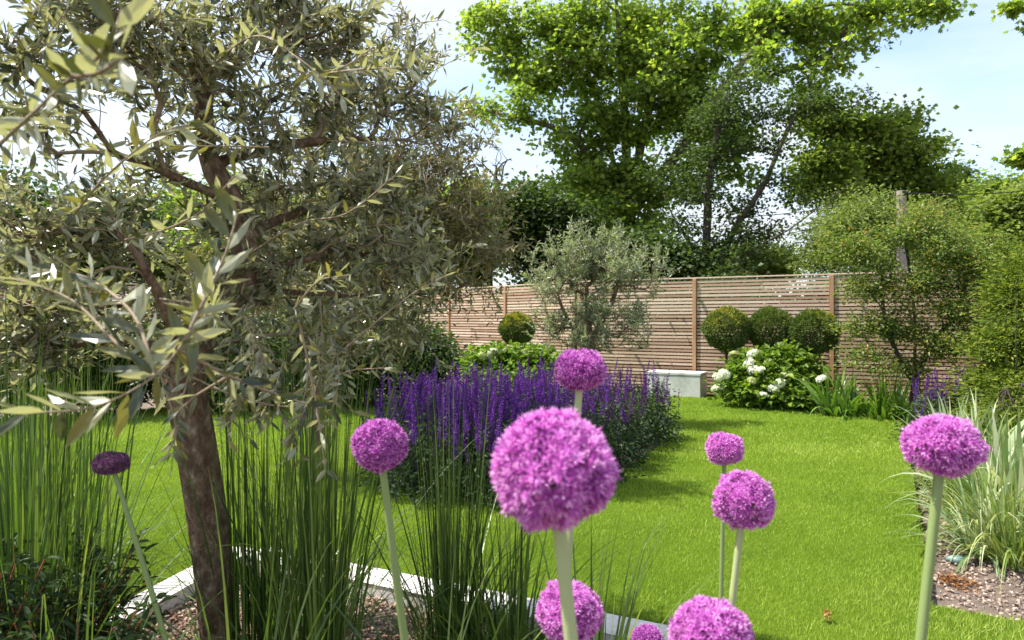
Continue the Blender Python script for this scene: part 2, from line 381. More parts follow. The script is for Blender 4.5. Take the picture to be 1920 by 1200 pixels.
for (y0,y1,dens,wd,ht) in ((1.2,3.6,15000,.0022,.024),(3.6,5.5,10000,.003,.025),(5.5,8,4200,.005,.03),(8,12,2400,.007,.03)):
    xa = y1*.78; n = int(dens*(y1-y0)*xa*2)
    x = rs.uniform(-xa,xa,n); y = rs.uniform(y0,y1,n)
    k = inside(x,y,LAWN) & ~inside(x,y,SALV) & (np.abs(x) < y*.78+.1); x=x[k]; y=y[k]; n=len(x)
    pos = np.stack([x,y,np.zeros(n)],1)
    D = unit(np.stack([rs.normal(size=n)*.45, rs.normal(size=n)*.45, np.ones(n)],1))
    pn = vnoise(x,y,1.1)*.16+vnoise(x*.3+y,y*2,1.4,9)*.08+vnoise(x,y,6,3)*.07+vnoise(x,y,17,5)*.05
    val = np.clip(rs.beta(2,2,n)*.6+.18+pn*1.25, 0, 1)
    place([(-.5,0,0),(.5,0,0),(0,1,0)], [(0,1,2)], pos, D, rnd_dir(n), ht*rs.uniform(.5,1.15,n)*(1+pn), val, mb, sw=wd*rs.uniform(.8,1.4,n))
tag(mb.build('lawn_grass', 'lawn_blade'), 'short bright green mown grass covering the lawn', 'grass', kind='stuff')
# ragged longer grass along the right lawn edge
# mulch and crumbs
def litter(name, poly, n, size, mat, z, label, cat):
    P = np.array(poly); x = rs.uniform(P[:,0].min(),P[:,0].max(),n); y = rs.uniform(P[:,1].min(),P[:,1].max(),n)
    k = inside(x,y,poly); x=x[k]; y=y[k]; n=len(x); m = MB()
    pos = np.stack([x,y,z+rs.uniform(.0,.012,n)],1)
    s = size*rs.uniform(.4,1.5,n)
    T = [(-.5,-.5,0),(.5,-.4,0),(.45,.5,0),(-.4,.45,0),(-.35,-.3,.4),(.3,-.35,.35),(.35,.3,.45),(-.3,.35,.3)]
    Fq = [(4,5,6,7),(0,1,5,4),(1,2,6,5),(2,3,7,6),(3,0,4,7)]
    place(T, Fq, pos, unit(np.stack([rs.normal(size=n),rs.normal(size=n),rs.normal(size=n)*.3],1)), np.stack([rs.normal(size=n)*.3,rs.normal(size=n)*.3,np.ones(n)],1), s, rs.beta(2,2,n), m, sw=s*rs.uniform(.35,1,n))
    return tag(m.build(name, mat), label, cat, kind='stuff')
FBED = [(-1.6,1.9),(-1.3,3.1),(-.95,3.05),(-.1,2.6),(.85,2.1),(1.4,1.5),(.2,.5),(-1.6,1.0)]
poly_sheet('bed_soil', [(-1.62,1.0),(-1.6,1.72),(-1.27,3.08),(-1.19,3.12),(1.45,1.83),(1.6,.3),(-1.62,.3)], -.018, 0, 'soil')
litter('bark_mulch', FBED, 20000, .016, 'chip', -.018, 'loose brown bark chips in the foreground bed', 'mulch')
RBED = [(1.72,2.78),(2.2,3.6),(3.1,5.2),(4.42,7.6),(6.5,7.6),(6.5,1.9),(3.2,2.34),(2.3,2.6),(1.95,2.68)]
litter('soil_crumbs', RBED, 42000, .014, 'clod', SOILZ, 'dry pinkish brown soil crumbs in the right hand border', 'soil')

# ------------------------------------------------------------ stone edging
def box_pts(c0, c1, w_, z0, z1):
    """a slab along c0-c1, w_ wide to the right hand side"""
    c0 = np.array(c0,float); c1 = np.array(c1,float); d = unit(c1-c0); nrm = np.array([d[1],-d[0]])
    q = [c0, c1, c1+nrm*w_, c0+nrm*w_]
    V = [(p[0],p[1],z0) for p in q]+[(p[0],p[1],z1) for p in q]
    F = [(0,1,2,3)[::-1],(4,5,6,7),(0,1,5,4)[::-1],(1,2,6,5)[::-1],(2,3,7,6)[::-1],(3,0,4,7)[::-1]]
    return V, F
def bevel(o, w_=.004, seg=2):
    b = o.modifiers.new('bevel','BEVEL'); b.width = w_; b.segments = seg; b.limit_method = 'ANGLE'
def edging(label, a, b, n, w_):
    a = np.array(a,float); b = np.array(b,float); root = empty('stone_edging', (a[0],a[1],SOILZ), label, 'stone edging', 'pale stone edging of the foreground bed')
    for i in range(n):
        p = a+(b-a)*i/n; q = a+(b-a)*(i+1)/n; d = unit(q-p)
        V,F = box_pts(p+d*.002, q-d*.002, w_, SOILZ-.05, .045+.001*(i%2)); o = MB().add(V,F).build('stone_slab','stone',root); bevel(o)
edging('pale stone edging running away from the viewer left of the olive trunk', (-1.72,1.7), (-1.36,3.3), 2, .13)
edging('pale stone edging crossing behind the tall grasses to the big allium stem', (-1.185,3.3), (1.6,1.93), 3, .15)

# ------------------------------------------------------------ fence
def box(c0, c1):
    (x0,y0,z0),(x1,y1,z1) = c0,c1
    V = [(x0,y0,z0),(x1,y0,z0),(x1,y1,z0),(x0,y1,z0),(x0,y0,z1),(x1,y0,z1),(x1,y1,z1),(x0,y1,z1)]
    return V, [(0,3,2,1),(4,5,6,7),(0,1,5,4),(1,2,6,5),(2,3,7,6),(3,0,4,7)]
def fence(label, a, b, npan, H=1.8, end_post=True):
    a = np.array(a,float); b = np.array(b,float); ln = np.linalg.norm(b-a); ang = math.atan2(b[1]-a[1], b[0]-a[0])
    root = empty('slatted_fence', (a[0],a[1],SOILZ), label, 'fence', 'slatted timber garden fence')
    root.rotation_euler = (0,0,ang); pl = ln/npan; h = H-SOILZ
    def prt(mbx, name, mat): 
        o = mbx.build(name, mat); o.parent = root; return o
    for i in range(npan):
        m = MB(); x0 = i*pl; n = int((h-.09)/.0535)
        for k in range(n):
            z = .07+k*.0535+rs.uniform(-.002,.002); yo = rs.uniform(-.002,.002)
            xs = [x0+.035, x0+pl*.5+rs.uniform(-.3,.3), x0+pl-.035]
            for xa, xb in ((xs[0],xs[1]-.0015),(xs[1]+.0015,xs[2])):
                V,F = box((xa, yo, z),(xb, yo+.018, z+.036)); m.add(V,F,rs.beta(1.6,1.6))
        for xb in (x0+pl*.33, x0+pl*.66):
            V,F = box((xb-.02,.0215,.06),(xb+.02,.045,h-.06)); m.add(V,F,.1)
        prt(m, 'slat_panel', 'slat')
    for i in range(npan+1 if end_post else npan):
        x0 = i*pl; m = MB(); V,F = box((x0-.028,-.03,0),(x0+.028,.055,h-.024)); m.add(V,F,.6); bevel(prt(m,'fence_post','post'),.004)
    m = MB(); V,F = box((-.04,-.012,h-.022),(ln+.04,.04,h-.002)); m.add(V,F,.8); bevel(prt(m,'capping_rail','slat'),.003)
A_ = np.array([2.83,10.58]); B_ = np.array([4.53,9.66]); dv = unit(B_-A_)
PJ = A_-dv*1.93
fence('sunlit slatted cedar fence behind the clipped balls and the crab apple', PJ, PJ+dv*1.93*6, 6)
dl = unit(np.array([-.5,13.6])-np.array([1.01,11.8])); Q0 = PJ+dl*1.9*3.0
fence('slatted cedar fence partly hidden behind the young silver olive', Q0, PJ-dv*.0+dl*.08, 3, end_post=False)
fence('shaded slatted cedar fence along the left side behind the big olive', (-10.5,9.2), Q0+np.array([-.08,-.05]), 5, end_post=False)

# dark hedging added behind the fence so its slat gaps look dark
def added_hedge(label, a, b, seed, h=1.75):
    a=np.array(a,float); b=np.array(b,float); n=int(np.linalg.norm(b-a)*330); rr = np.random.RandomState(seed)
    root = empty('added_hedge', (a[0],a[1],SOILZ), label, 'added_hedge', 'hedges added behind the fence to darken its gaps'); t = rr.uniform(0,1,(n,1))
    d = unit(b-a); nn = np.array([-d[1],d[0]]); o_ = rr.uniform(.3,.9,(n,1)); xy = a+(b-a)*t+nn*o_
    z = rr.uniform(SOILZ,h,n)*(.93+.07*np.sin(t[:,0]*40)); attr = np.column_stack([xy,z]); m = MB()
    for q in np.linspace(0.02,.98,7):
        p = a+(b-a)*q+nn*.6; m = MB(); tube([(p[0],p[1],SOILZ),(p[0],p[1],.6),(p[0]+.1,p[1],h*.8)],[.03,.02,.008],6,m); m.build('stem','darkbark',root)
    m = MB(); clump_leaves(attr,m,34,.11,.085,.6,rr,flat=.9,upn=.6); m.build('foliage','ivy',root)
added_hedge('added dark hedging behind the sunlit fence, darkening its slat gaps', PJ, PJ+dv*11.4, 451)
added_hedge('added dark hedging that darkens the gaps of the fence at the young olive', Q0, PJ, 452)
# ------------------------------------------------------------ bench block
root = empty('bench_block', (2.855,10.18,0), 'pale grey rendered bench block on the lawn edge before the fence', 'bench')
ang = math.atan2(dv[1],dv[0])
m = MB(); V,F = box((-.8,-.2,-.06),(.0,.22,.315)); m.add(V,F); o = m.build('bench_body','render'); o.parent = root; bevel(o,.006)
m = MB(); V,F = box((-.808,-.208,.318),(.008,.228,.358)); m.add(V,F); o = m.build('bench_top','render'); o.parent = root; bevel(o,.006)
root.rotation_euler = (0,0,ang); root.location = (2.855,10.18,0)

# ------------------------------------------------------------ trees in general
def tree(name, label, cat, base, limbs, blobs, R, r0, step, bark, leaf, per, cr, ls, lw, seed, group=None, T=QUAD_T, F=QUAD_F,
         flat=.5, upn=1.2, shift=0, w_=.3, thin=.02, minr=0, droop=.3, extra=None, vz=0, wob=.12, gap=0, gs=None, dn=1.):
    rr = np.random.RandomState(seed); root = empty(name, base, label, cat, group)
    attr = blob_pts(blobs, rr, gap, gs, dn); ch = grow(limbs, attr, step, R, r0, w=w_, seed=seed, wob=wob)
    m = MB(); skin(ch, m, thin, minr=minr)
    m.build('trunk', bark, root, smooth=True)
    m = MB(); clump_leaves(attr, m, per, cr, ls, lw, rr, T, F, flat, upn, shift, droop, vz=vz)
    if extra: extra(m, rr)
    m.build('crown', leaf, root); return root
def g(px, d, z=SOILZ): return np.array([(px-960)/FPX*d, d, z])

# great maple beyond the fence
D1 = 19.
tree('maple_tree', 'huge bright green maple with forked trunk towering beyond the fence', 'tree', g(1165,D1), 
     [[g(1172,D1), at(1168,520,D1), at(1160,430,D1), at(1162,370,D1), at(1150,300,D1), at(1120,190,D1+.5), at(1080,60,D1+.5), at(1050,-80,D1)],
      [at(1165,470,D1), at(1185,380,D1-.4), at(1200,280,D1-.6), at(1225,160,D1-1), at(1240,20,D1-1), at(1240,-150,D1-1)],
      [at(1168,440,D1), at(1200,360,D1+.6), at(1250,260,D1+1), at(1300,150,D1+1), at(1340,40,D1+.5), at(1400,-100,D1)],
      [at(1160,400,D1), at(1110,300,D1-.8), at(1060,250,D1-1.2), at(1000,228,D1-1.5), at(900,205,D1-1.6)],
      [at(1166,430,D1), at(1175,330,D1-.3), at(1170,200,D1-.6), at(1160,60,D1-1), at(1150,-80,D1-1)],
      [at(1190,370,D1-.4), at(1262,300,D1-.9), at(1330,200,D1-1.5), at(1390,120,D1-2)]],
     [(900,35,18,70,35,55),(960,90,18,80,50,80),(1010,150,18,80,40,65),(900,205,17.5,50,15,18),(985,213,17.5,60,20,28),(1060,60,18,110,60,120),
      (1190,35,18.5,130,55,150),(1110,140,18,110,60,130),(1215,140,18,100,60,120),(1340,40,18,120,50,130),(1310,125,18,70,50,60),
      (1440,45,17,80,45,85),(1530,70,16.5,75,40,75),(1620,28,16,85,28,70),(1725,14,15.6,55,20,32),(1645,78,15.8,28,12,10),(1590,120,16,30,15,9),
      (1080,235,18,80,40,70),(1160,240,18,80,50,90),(1240,225,18.5,70,50,60),(1080,295,18.5,50,30,28),(1180,320,18,80,45,75),(1120,350,18.5,60,40,45),
      (1230,370,18,60,35,55),(1220,420,17.6,60,35,45),(1140,400,17.6,60,40,50),(1080,350,18,50,40,40),(1180,470,17.4,70,22,30),(1500,160,16.5,50,30,22),(1440,120,17,60,35,30),
      (1290,300,18,70,60,75),(1310,210,18,70,60,75),(1395,250,17.5,60,50,45),(1400,330,17.8,50,40,28),(1270,120,18,80,60,60),(1200,-90,18,320,50,80),(1500,-60,16.5,180,40,30)],
       .26, .014, .6, 'bark', 'sycamore', 68, .215, .13, .95, 11, T=MAPLE_T, F=MAPLE_F, flat=.6, upn=1.0, thin=.05, minr=.009, gs=1.7, dn=.29)
# darker airy tree right of it
D2 = 15.
tree('airy_tree', 'dark sparse tree with long slanting limbs right of the great maple', 'tree', g(1325,D2),
     [[g(1318,D2), at(1322,520,D2), at(1326,420,D2), at(1330,340,D2), at(1345,250,D2), at(1370,180,D2)],
      [at(1322,560,D2), at(1372,440,D2), at(1430,350,D2-.4), at(1465,270,D2-.6), at(1510,180,D2-.8), at(1560,110,D2-1), at(1600,60,D2-1)],
      [at(1322,590,D2), at(1400,480,D2-.5), at(1480,430,D2-1), at(1560,370,D2-1.4), at(1620,330,D2-1.6)],
      [at(1326,500,D2), at(1270,420,D2+.3), at(1240,350,D2+.5), at(1230,290,D2+.5)]],
     [(1340,215,15,60,35,48),(1400,165,15,60,28,40),(1420,215,15,70,22,40),(1500,205,14.5,60,28,36),(1560,190,14.2,50,25,30),(1375,275,15,60,22,34),
      (1310,300,15,45,30,26),(1445,272,14.8,45,16,18),(1330,360,15,70,28,36),(1405,385,15,55,25,30),(1290,420,15.2,60,25,30),(1430,430,15,55,25,30),
      (1350,460,15,80,28,48),(1270,490,15.3,60,25,40),(1470,335,14.5,45,18,16),(1540,370,14,60,18,16),(1240,330,15.3,40,30,20)],
     .15, .006, .4, 'darkbark', 'darktree', 40, .21, .085, .75, 12, flat=.5, upn=1.2, thin=.04, minr=.006, gs=2, dn=.68)
D3 = 17.
tree('spreading_tree', 'rounded mid green tree standing behind the utility pole', 'tree', g(1630,D3),
     [[g(1630,D3), at(1632,500,D3), at(1630,400,D3), at(1635,320,D3), at(1640,260,D3)]],
     [(1555,225,16,50,28,60),(1615,248,16.5,55,25,60),(1690,222,16.5,32,12,20),(1660,262,17,40,15,20),(1550,295,16,55,32,75),(1635,305,17,85,42,150),(1700,285,17,45,40,85),
      (1545,345,16,55,28,65),(1610,370,17,80,40,130),(1715,345,17,40,40,80),(1680,390,17,70,40,110),(1740,390,17,35,35,50)],
     .22, .01, .5, 'darkbark', 'maple2', 66, .25, .115, .95, 13, flat=.6, thin=.05, minr=.012, gs=2.2, dn=.55)
tree('willow_tree', 'pale feathery willow rising right behind the fence top', 'tree', g(1610,14),
     [[g(1610,14), at(1612,520,14), at(1615,440,14), at(1620,400,14)]],
     [(1560,440,13.8,60,40,110),(1640,430,12.5,80,45,170),(1600,400,12.5,60,30,60),(1720,435,12.5,60,45,110),(1540,490,13.8,50,28,60),(1640,490,13.8,110,35,150),(1760,480,13.8,60,40,90)],
     .12, .005, .35, 'darkbark', 'willow', 46, .17, .085, .4, 14, flat=.8, upn=.7, thin=.03, minr=.006, droop=.8, gs=2, dn=.85)
for (px, d, lab, bl, ms, sd_) in (
    (1795,24,'dark rounded tree on the skyline, first right of the utility pole',[(1792,350,24,32,22,60),(1775,400,24,50,50,130),(1800,460,24,40,60,90)],'darktree',21),
    (1855,21,'mid green bushy tree second right of the utility pole',[(1850,372,21,45,25,90),(1850,430,21,60,50,200)],'maple2',22),
    (1925,18,'pale green tree at the right picture edge above the conifer',[(1915,395,18,50,45,150),(1900,460,18,70,50,220),(1980,360,18,60,60,120)],'willow',23)):
    tree('distant_tree', lab, 'tree', g(px,d), [[g(px,d), at(px,540,d), at(px,440,d), at(px,400,d)]], bl, .2, .012, .7, 'darkbark', ms, 80, .32, .125, .85, sd_, 'trees beyond the fence', thin=.08, minr=.02)
# a tree outside the right edge, a few sprigs of it reach in
tree('maple_tree', 'maple off the right edge with two leafy sprigs reaching into the sky', 'tree', g(2090,12),
     [[g(2090,12), at(2090,400,12), at(2080,200,12), at(2070,60,12)],[at(2082,230,12),at(2000,270,12),at(1925,300,12)],[at(2075,80,12),at(2000,30,12),at(1900,12,12)]],
     [(2080,100,12,90,120,120),(1912,300,12,10,12,5),(1896,14,12,14,5,5),(1935,295,12,14,14,6),(2080,250,12,80,80,60),(1980,20,12,40,20,16)],
     .15,.006,.4,'bark','sycamore',26,.1,.12,.95,24,T=MAPLE_T,F=MAPLE_F,thin=.03)
# ivy trunk and shrubs beyond the fence on the left of the maple
tree('ivy_clad_tree', 'dark ivy covered tree left of the maple trunks', 'tree', g(1110,20.5),
     [[g(1110,20.5), at(1110,500,20.5), at(1108,400,20.5), at(1100,320,20.5)]],
     [(1100,330,20.5,28,35,60),(1095,390,20.5,35,45,100),(1110,450,20.5,50,45,130),(1125,400,20.5,30,55,70),(1215,480,20.5,50,30,60)],
     .25,.01,.5,'darkbark','ivy',80,.26,.1,.9,25,flat=.7,thin=.05,minr=.015)
for (px,d,lab,bl,ms,sd_) in (
    (1010,16,'dark green bushy tree rising behind the left fence end',[(1000,400,16,45,35,90),(1045,425,16,50,35,90),(975,440,16,50,40,100),(1040,480,16,90,40,140)],'ivy',31),
    (900,18,'bushy tree behind the olive twigs below the dead branch',[(890,400,18,50,60,110),(930,440,18,60,50,130),(850,460,18,80,60,150)],'maple2',32),
    (720,19,'broad green tree hidden behind the right half of the big olive',[(700,380,19,90,70,200),(780,430,19,80,70,200),(640,440,19,90,80,200),(740,500,19,150,50,200)],'darktree',33),
    (420,17,'green tree hidden behind the centre of the big olive',[(400,420,17,110,70,200),(520,440,17,100,70,200),(440,510,17,180,50,240)],'maple2',34),
    (150,16,'green tree hidden behind the left half of the big olive',[(130,430,16,120,70,200),(260,450,16,100,60,180),(20,430,16,110,80,180),(120,520,16,200,50,260)],'darktree',35),
    (1400,20,'light green bush glimpsed under the long slanting limb',[(1390,490,20,60,25,110),(1440,500,20,45,22,70),(1320,505,20,60,20,70)],'willow',36),
    (1250,15,'dark bush behind the fence between the maple trunk and airy tree',[(1230,490,15,60,28,110),(1170,490,15,60,30,100),(1310,520,15,70,20,70)],'ivy',37)):
    tree('distant_tree', lab, 'tree', g(px,d), [[g(px,d), at(px,560,d), at(px,500,d), at(px,460,d)]], bl, .18, .012, .7, 'darkbark', ms, 72, .28, .115, .85, sd_, 'trees beyond the fence', thin=.08, minr=.02, flat=.6)
# dead twiggy branch
m = MB(); rr = np.random.RandomState(5)
bt = blob_pts([(935,300,18.5,35,30,26),(950,340,18.5,35,20,12)], rr)
skin(grow([[g(915,18.5), at(918,520,18.5), at(922,420,18.5), at(932,350,18.5)]], bt, .3, .09, .009, seed=5, wob=.25), m, .03)
o = m.build('bare_tree','darkbark'); tag(o, 'leafless dead tree top against the sky left of the maple', 'tree')

# utility pole and cables
root = empty('utility_pole', g(1690,12), 'weathered wooden utility pole among the trees on the right', 'utility pole')
m = MB(); b0 = g(1690,12); t0 = at(1690,358,12); tube([b0,(b0+t0)/2,t0],[.1,.09,.078],14,m); m.build('pole','pole',root,smooth=True)
m = MB(); V,F = box(tuple(t0+np.array([-.03,-.1,-.09])), tuple(t0+np.array([.03,-.08,-.02]))); m.add(V,F); m.build('bracket','cable',root)
def cable(label, a, b, sag, r=.012):
    a=np.array(a); b=np.array(b); t=np.linspace(0,1,24)[:,None]; P = a+(b-a)*t; P[:,2] -= (sag*4*t*(1-t))[:,0]
    m = MB(); tube(P, r, 5, m); tag(m.build('overhead_cable','cable'), label, 'cable', 'overhead cables')
cable('overhead cable running right from the pole top above the trees', t0+np.array([0,-.09,-.05]), at(2050,338,13.5), .12, .01)
cable('overhead cable running left from the pole top into the maple', t0+np.array([0,-.09,-.05]), at(1180,395,18), .3, .009)

# ------------------------------------------------------------ crab apple before the fence
def crab_extra(m, rr): pass
tree('crab_apple_tree', 'loose leafy crab apple with slanting dark stems before the fence on the right', 'tree', g(1712,8.3),
     [[g(1708,8.2), at(1722,700,8.2), at(1752,640,8.2), at(1790,590,8.1), at(1815,520,8.0)],
      [at(1712,725,8.2), at(1716,640,8.4), at(1712,560,8.5), at(1700,470,8.4), at(1690,420,8.4)],
      [at(1712,720,8.2), at(1672,640,8.3), at(1655,570,8.3), at(1655,470,8.3)],
      [at(1740,660,8.2), at(1820,650,7.9), at(1860,600,7.8)]],
     [(1590,450,8.3,50,40,30),(1740,400,8.2,80,35,40),(1620,470,8.2,50,40,60),(1690,440,8.2,70,40,95),(1770,450,8,70,45,110),(1830,500,7.8,50,50,85),(1600,540,8.2,35,30,34),(1650,540,8.3,60,45,80),(1730,530,8.1,70,55,110),
      (1800,580,7.9,55,50,95),(1610,610,8.2,50,22,42),(1690,620,8.2,70,40,80),(1770,650,7.9,60,35,70),(1640,670,8.1,60,25,40),(1700,690,8,50,22,26),(1840,640,7.7,40,50,60)],
     .05, .0025, .16, 'darkbark', 'crab', 28, .07, .046, .5, 41, flat=.7, upn=1, thin=.012, w_=.22, gs=2.5, dn=.85)
# ------------------------------------------------------------ conifer at right
def conifer(label, blobs, base, seed, per=60):
    tree('conifer', label, 'conifer', base, [[np.array(base), np.array(base)+[0,0,.6], np.array(base)+[0,0,1.6]]], blobs, .07, .004, .25, 'darkbark', 'conifer', per, .1, .055, .32, seed,
         'conifers at the right edge', flat=.35, upn=.9, thin=.02, droop=.1, gs=3)
conifer('tall feathery conifer at the right picture edge beside the crab apple', [(1925,560,6.6,55,50,170),(1915,640,6.4,60,50,190),(1905,710,6.3,55,45,150),(1950,500,6.7,50,40,110)], g(1940,6.6), 51)
conifer('low spreading conifer in front of the tall one behind the sedges', [(1880,740,6.3,45,30,90),(1870,790,6.1,55,30,90),(1925,800,5.7,60,40,150),(1940,740,6.0,50,40,110)], g(1905,6.1), 52)
conifer('background conifer glimpsed between crab apple and right edge', [(1890,500,8.2,40,40,90),(1895,570,8.2,45,50,110),(1880,650,8.4,35,50,90),(1885,710,8.4,35,40,60)], g(1890,8.4), 53)

# ------------------------------------------------------------ clipped balls
def ball(label, px, py, d, r, seed, yel, lean=0):
    rr = np.random.RandomState(seed); c = at(px,py,d); b = g(px+lean,d)
    root = empty('clipped_ball_tree', b, label, 'topiary', 'clipped ball standards')
    m = MB(); tube(resample([b, (b+c)/2+rr.normal(size=3)*.012, c], .2), [.022]*4 if False else .02, 8, m)
    for q in range(9):
        e = c+rnd_dir(1,rr)[0]*r*.75; tube([c-[0,0,r*.6], (c+e)/2, e], [.012,.008,.004], 5, m)
    m.build('trunk','darkbark',root,smooth=True)
    m = MB(); n = 11000; u = rnd_dir(n,rr); lump = 1+.05*np.sin(u[:,0]*7+seed)*np.sin(u[:,2]*6+seed)+.03*np.sin(u[:,1]*15+u[:,2]*11)
    rad = r*lump*(1-rr.beta(1,4,n)*.45+rr.normal(size=n)*.035); pos = c+u*rad[:,None]*np.array([1,1,.94])
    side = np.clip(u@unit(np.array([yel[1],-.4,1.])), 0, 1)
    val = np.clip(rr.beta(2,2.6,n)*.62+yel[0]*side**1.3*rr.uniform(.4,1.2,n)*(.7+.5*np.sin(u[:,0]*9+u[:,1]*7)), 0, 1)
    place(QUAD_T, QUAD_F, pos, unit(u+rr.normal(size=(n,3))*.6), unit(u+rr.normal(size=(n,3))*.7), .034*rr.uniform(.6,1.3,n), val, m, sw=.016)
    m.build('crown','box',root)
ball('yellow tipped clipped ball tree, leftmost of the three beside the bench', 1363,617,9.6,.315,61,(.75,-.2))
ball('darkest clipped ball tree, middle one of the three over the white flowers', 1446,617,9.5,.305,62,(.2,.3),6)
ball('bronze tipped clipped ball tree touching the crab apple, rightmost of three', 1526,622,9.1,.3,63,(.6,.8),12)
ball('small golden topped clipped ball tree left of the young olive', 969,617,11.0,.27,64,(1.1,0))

# ------------------------------------------------------------ hydrangeas
def flower_mesh(seed, r, mat):
    rr = np.random.RandomState(seed); m = MB(); n = 260; u = rnd_dir(n,rr); u[:,2] = np.abs(u[:,2])*1.0-.35*rr.uniform(0,1,n)
    u = unit(u); pos = u*r*np.array([1,1,.78])*rr.uniform(.82,1.04,(n,1))
    place(QUAD_T,QUAD_F,pos,unit(np.cross(u,rr.normal(size=(n,3)))),unit(u+rr.normal(size=(n,3))*.4),r*.36,rr.beta(2.2,1.5,n),m,sw=r*.34)
    o = m.build('flower_head',mat); COL.objects.unlink(o); return o
FW = [flower_mesh(70+i,.072,'white_petal') for i in range(3)]; FC = [flower_mesh(75+i,.06,'cream_petal') for i in range(2)]
def hydrangea(label, base, blobs, whites, creams, seed, n_per=34, ls=.085):
    rr = np.random.RandomState(seed); root = empty('hydrangea_bush', base, label, 'shrub', 'hydrangea bushes')
    attr = blob_pts(blobs, rr); b = np.array(base); m = MB()
    skin(grow([[b, b+[0,0,.12], b+[0,0,.25]]], attr, .15, .03, .003, seed=seed, w=.1), m, .01); m.build('stems','darkbark',root,smooth=True)
    m = MB(); clump_leaves(attr, m, n_per, .075, ls, .6, rr, LEAF_T, LEAF_F, .7, 1.1); m.build('foliage','hyd',root)
    for lst, src in ((whites,FW),(creams,FC)):
        for i,(px,py,d) in enumerate(lst):
            c = src[i%len(src)].copy(); COL.objects.link(c); c.parent = root; p = at(px,py,d)
            c.location = Vector(p)-root.location; c.rotation_euler = (rr.uniform(.2,.9), rr.uniform(-.3,.3), rr.uniform(0,6)); s = rr.uniform(.85,1.15); c.scale = (s,s,s*.95)
hydrangea('yellow green hydrangea with large white flower heads below the clipped balls', g(1410,9.2,-.05),
    [(1395,705,9.1,28,28,45),(1420,690,9.2,45,32,70),(1410,725,9.0,50,22,60),(1450,715,8.9,40,30,60)],
    [(1404,681,8.9),(1358,702,8.9),(1345,708,8.9),(1413,694,8.8),(1426,695,8.7),(1462,719,8.6),(1450,729,8.6),(1431,742,8.6),(1346,730,9.0),(1412,664,9.0),(1437,713,8.8)],
    [(1442,679,8.9),(1375,665,9.1),(1410,714,8.7)], 81)
hydrangea('darker green hydrangea with few pale flower heads next to the strappy leaves', g(1490,9.0,-.05),
    [(1480,680,9.1,38,28,55),(1500,710,9.0,38,35,70),(1480,740,8.8,50,16,50),(1515,735,9,30,22,30)],
    [(1541,711,8.4)], [(1461,679,9.0),(1472,704,8.7),(1510,717,8.7),(1530,686,8.9),(1461,650,9.2)], 82)
hydrangea('bright lime hydrangea between the salvia and the small clipped ball', g(940,8.6,0),
    [(925,672,8.6,40,14,45),(970,672,8.7,45,14,50),(1010,675,8.8,35,14,30),(950,700,8.5,70,20,60)],
    [(924,663,8.3)], [(945,659,8.4),(985,662,8.4),(905,668,8.3)], 83)

# ------------------------------------------------------------ blade plants
def ribbon(base, D0, length, width, droop, n, m, vals, segs=6, mat=0, fold=.15):
    """n arching blades at once"""
    t = np.linspace(0,1,segs+1); pts = []; p = base.copy(); d = unit(D0); seg = (length/segs)[:,None]
    pts.append(p.copy()); dirs = [d.copy()]
    for i in range(segs):
        d = unit(d+np.array([0,0,-1.])*(droop*(0.35+1.6*(i/segs))/segs)[:,None]); p = p+d*seg; pts.append(p.copy()); dirs.append(d.copy())
    side = unit(np.cross(dirs[0], np.array([0,0,1.])+rs.normal(size=(n,3))*.15)); V = []
    for i in range(segs+1):
        wv = (width*(.75+.5*t[i] if t[i] < .4 else max(.03,(1-t[i])/.6)*.95))[:,None]
        V += [pts[i]-side*wv*.5, pts[i]+side*wv*.5]
    V = np.stack(V,1); k = 2*(segs+1)
    F = np.array([(2*i,2*i+1,2*i+3,2*i+2) for i in range(segs)])
    FF = (F[None]+(np.arange(n)*k)[:,None,None]).reshape(-1,4)
    m.add(V.reshape(-1,3), FF, np.repeat(vals, segs), mat)
def blades(c, n, spread, h, wd, lean, droop, m, mat=0, shift=0, hv=.35, segs=6):
    c = np.array(c); a = rs.uniform(0,2*np.pi,n); rr_ = spread*np.sqrt(rs.uniform(0,1,n))
    base = c+np.stack([np.cos(a)*rr_, np.sin(a)*rr_, np.zeros(n)],1); la = a+rs.normal(size=n)*.5
    l = np.abs(rs.normal(size=n))*lean
    D = np.stack([np.cos(la)*l, np.sin(la)*l, np.ones(n)],1)
    ribbon(base, D, h*rs.uniform(1-hv,1.05,n), wd*rs.uniform(.7,1.3,n), droop*rs.uniform(.4,1.5,n), n, m, np.clip(rs.beta(2,2,n)+shift,0,1), segs, mat)
# tall vertical grasses in the foreground bed
GR = 'tall grasses in the foreground bed'
def tall_grass(label, x, y, nst, nleaf, h, spread=.09):
    h *= 1.12
    m = MB(); blades((x,y,SOILZ), int(nst*.2), spread*.8, h, .0068, .12, .4, m, hv=.45, segs=7, shift=-.05)
    for _ in range(3): blades((x+rs.normal()*spread*.7,y+rs.normal()*spread*.7,SOILZ), int(nst*.07), spread*.3, h*rs.uniform(.7,1.05), .0095, .1, .5, m, hv=.35, segs=7)
    blades((x,y,SOILZ), int(nleaf*.9), spread*1.3, h*.6, .008, .5, 1.6, m, hv=.5, segs=8, shift=.05)
    blades((x,y,SOILZ), int(nleaf*.4), spread*1.1, h*.95, .0045, .33, 1.1, m, hv=.5, segs=9)
    blades((x,y,SOILZ), nst//7, spread, h*.9, .004, .08, .2, m, shift=.4, hv=.3, segs=7)
    o = m.build('tall_grass','grass',origin=(x,y,SOILZ)); tag(o, label, 'ornamental grass', GR)
tall_grass('upright tall grass clump directly right of the olive trunk', -.80,2.2,190,70,1.22)
tall_grass('upright tall grass clump second right of the olive trunk, in the pale edging corner', -.72,2.55,170,60,1.25)
tall_grass('thick upright grass clump nearest left of the dark pink allium stem', -.585,2.05,190,60,1.25)
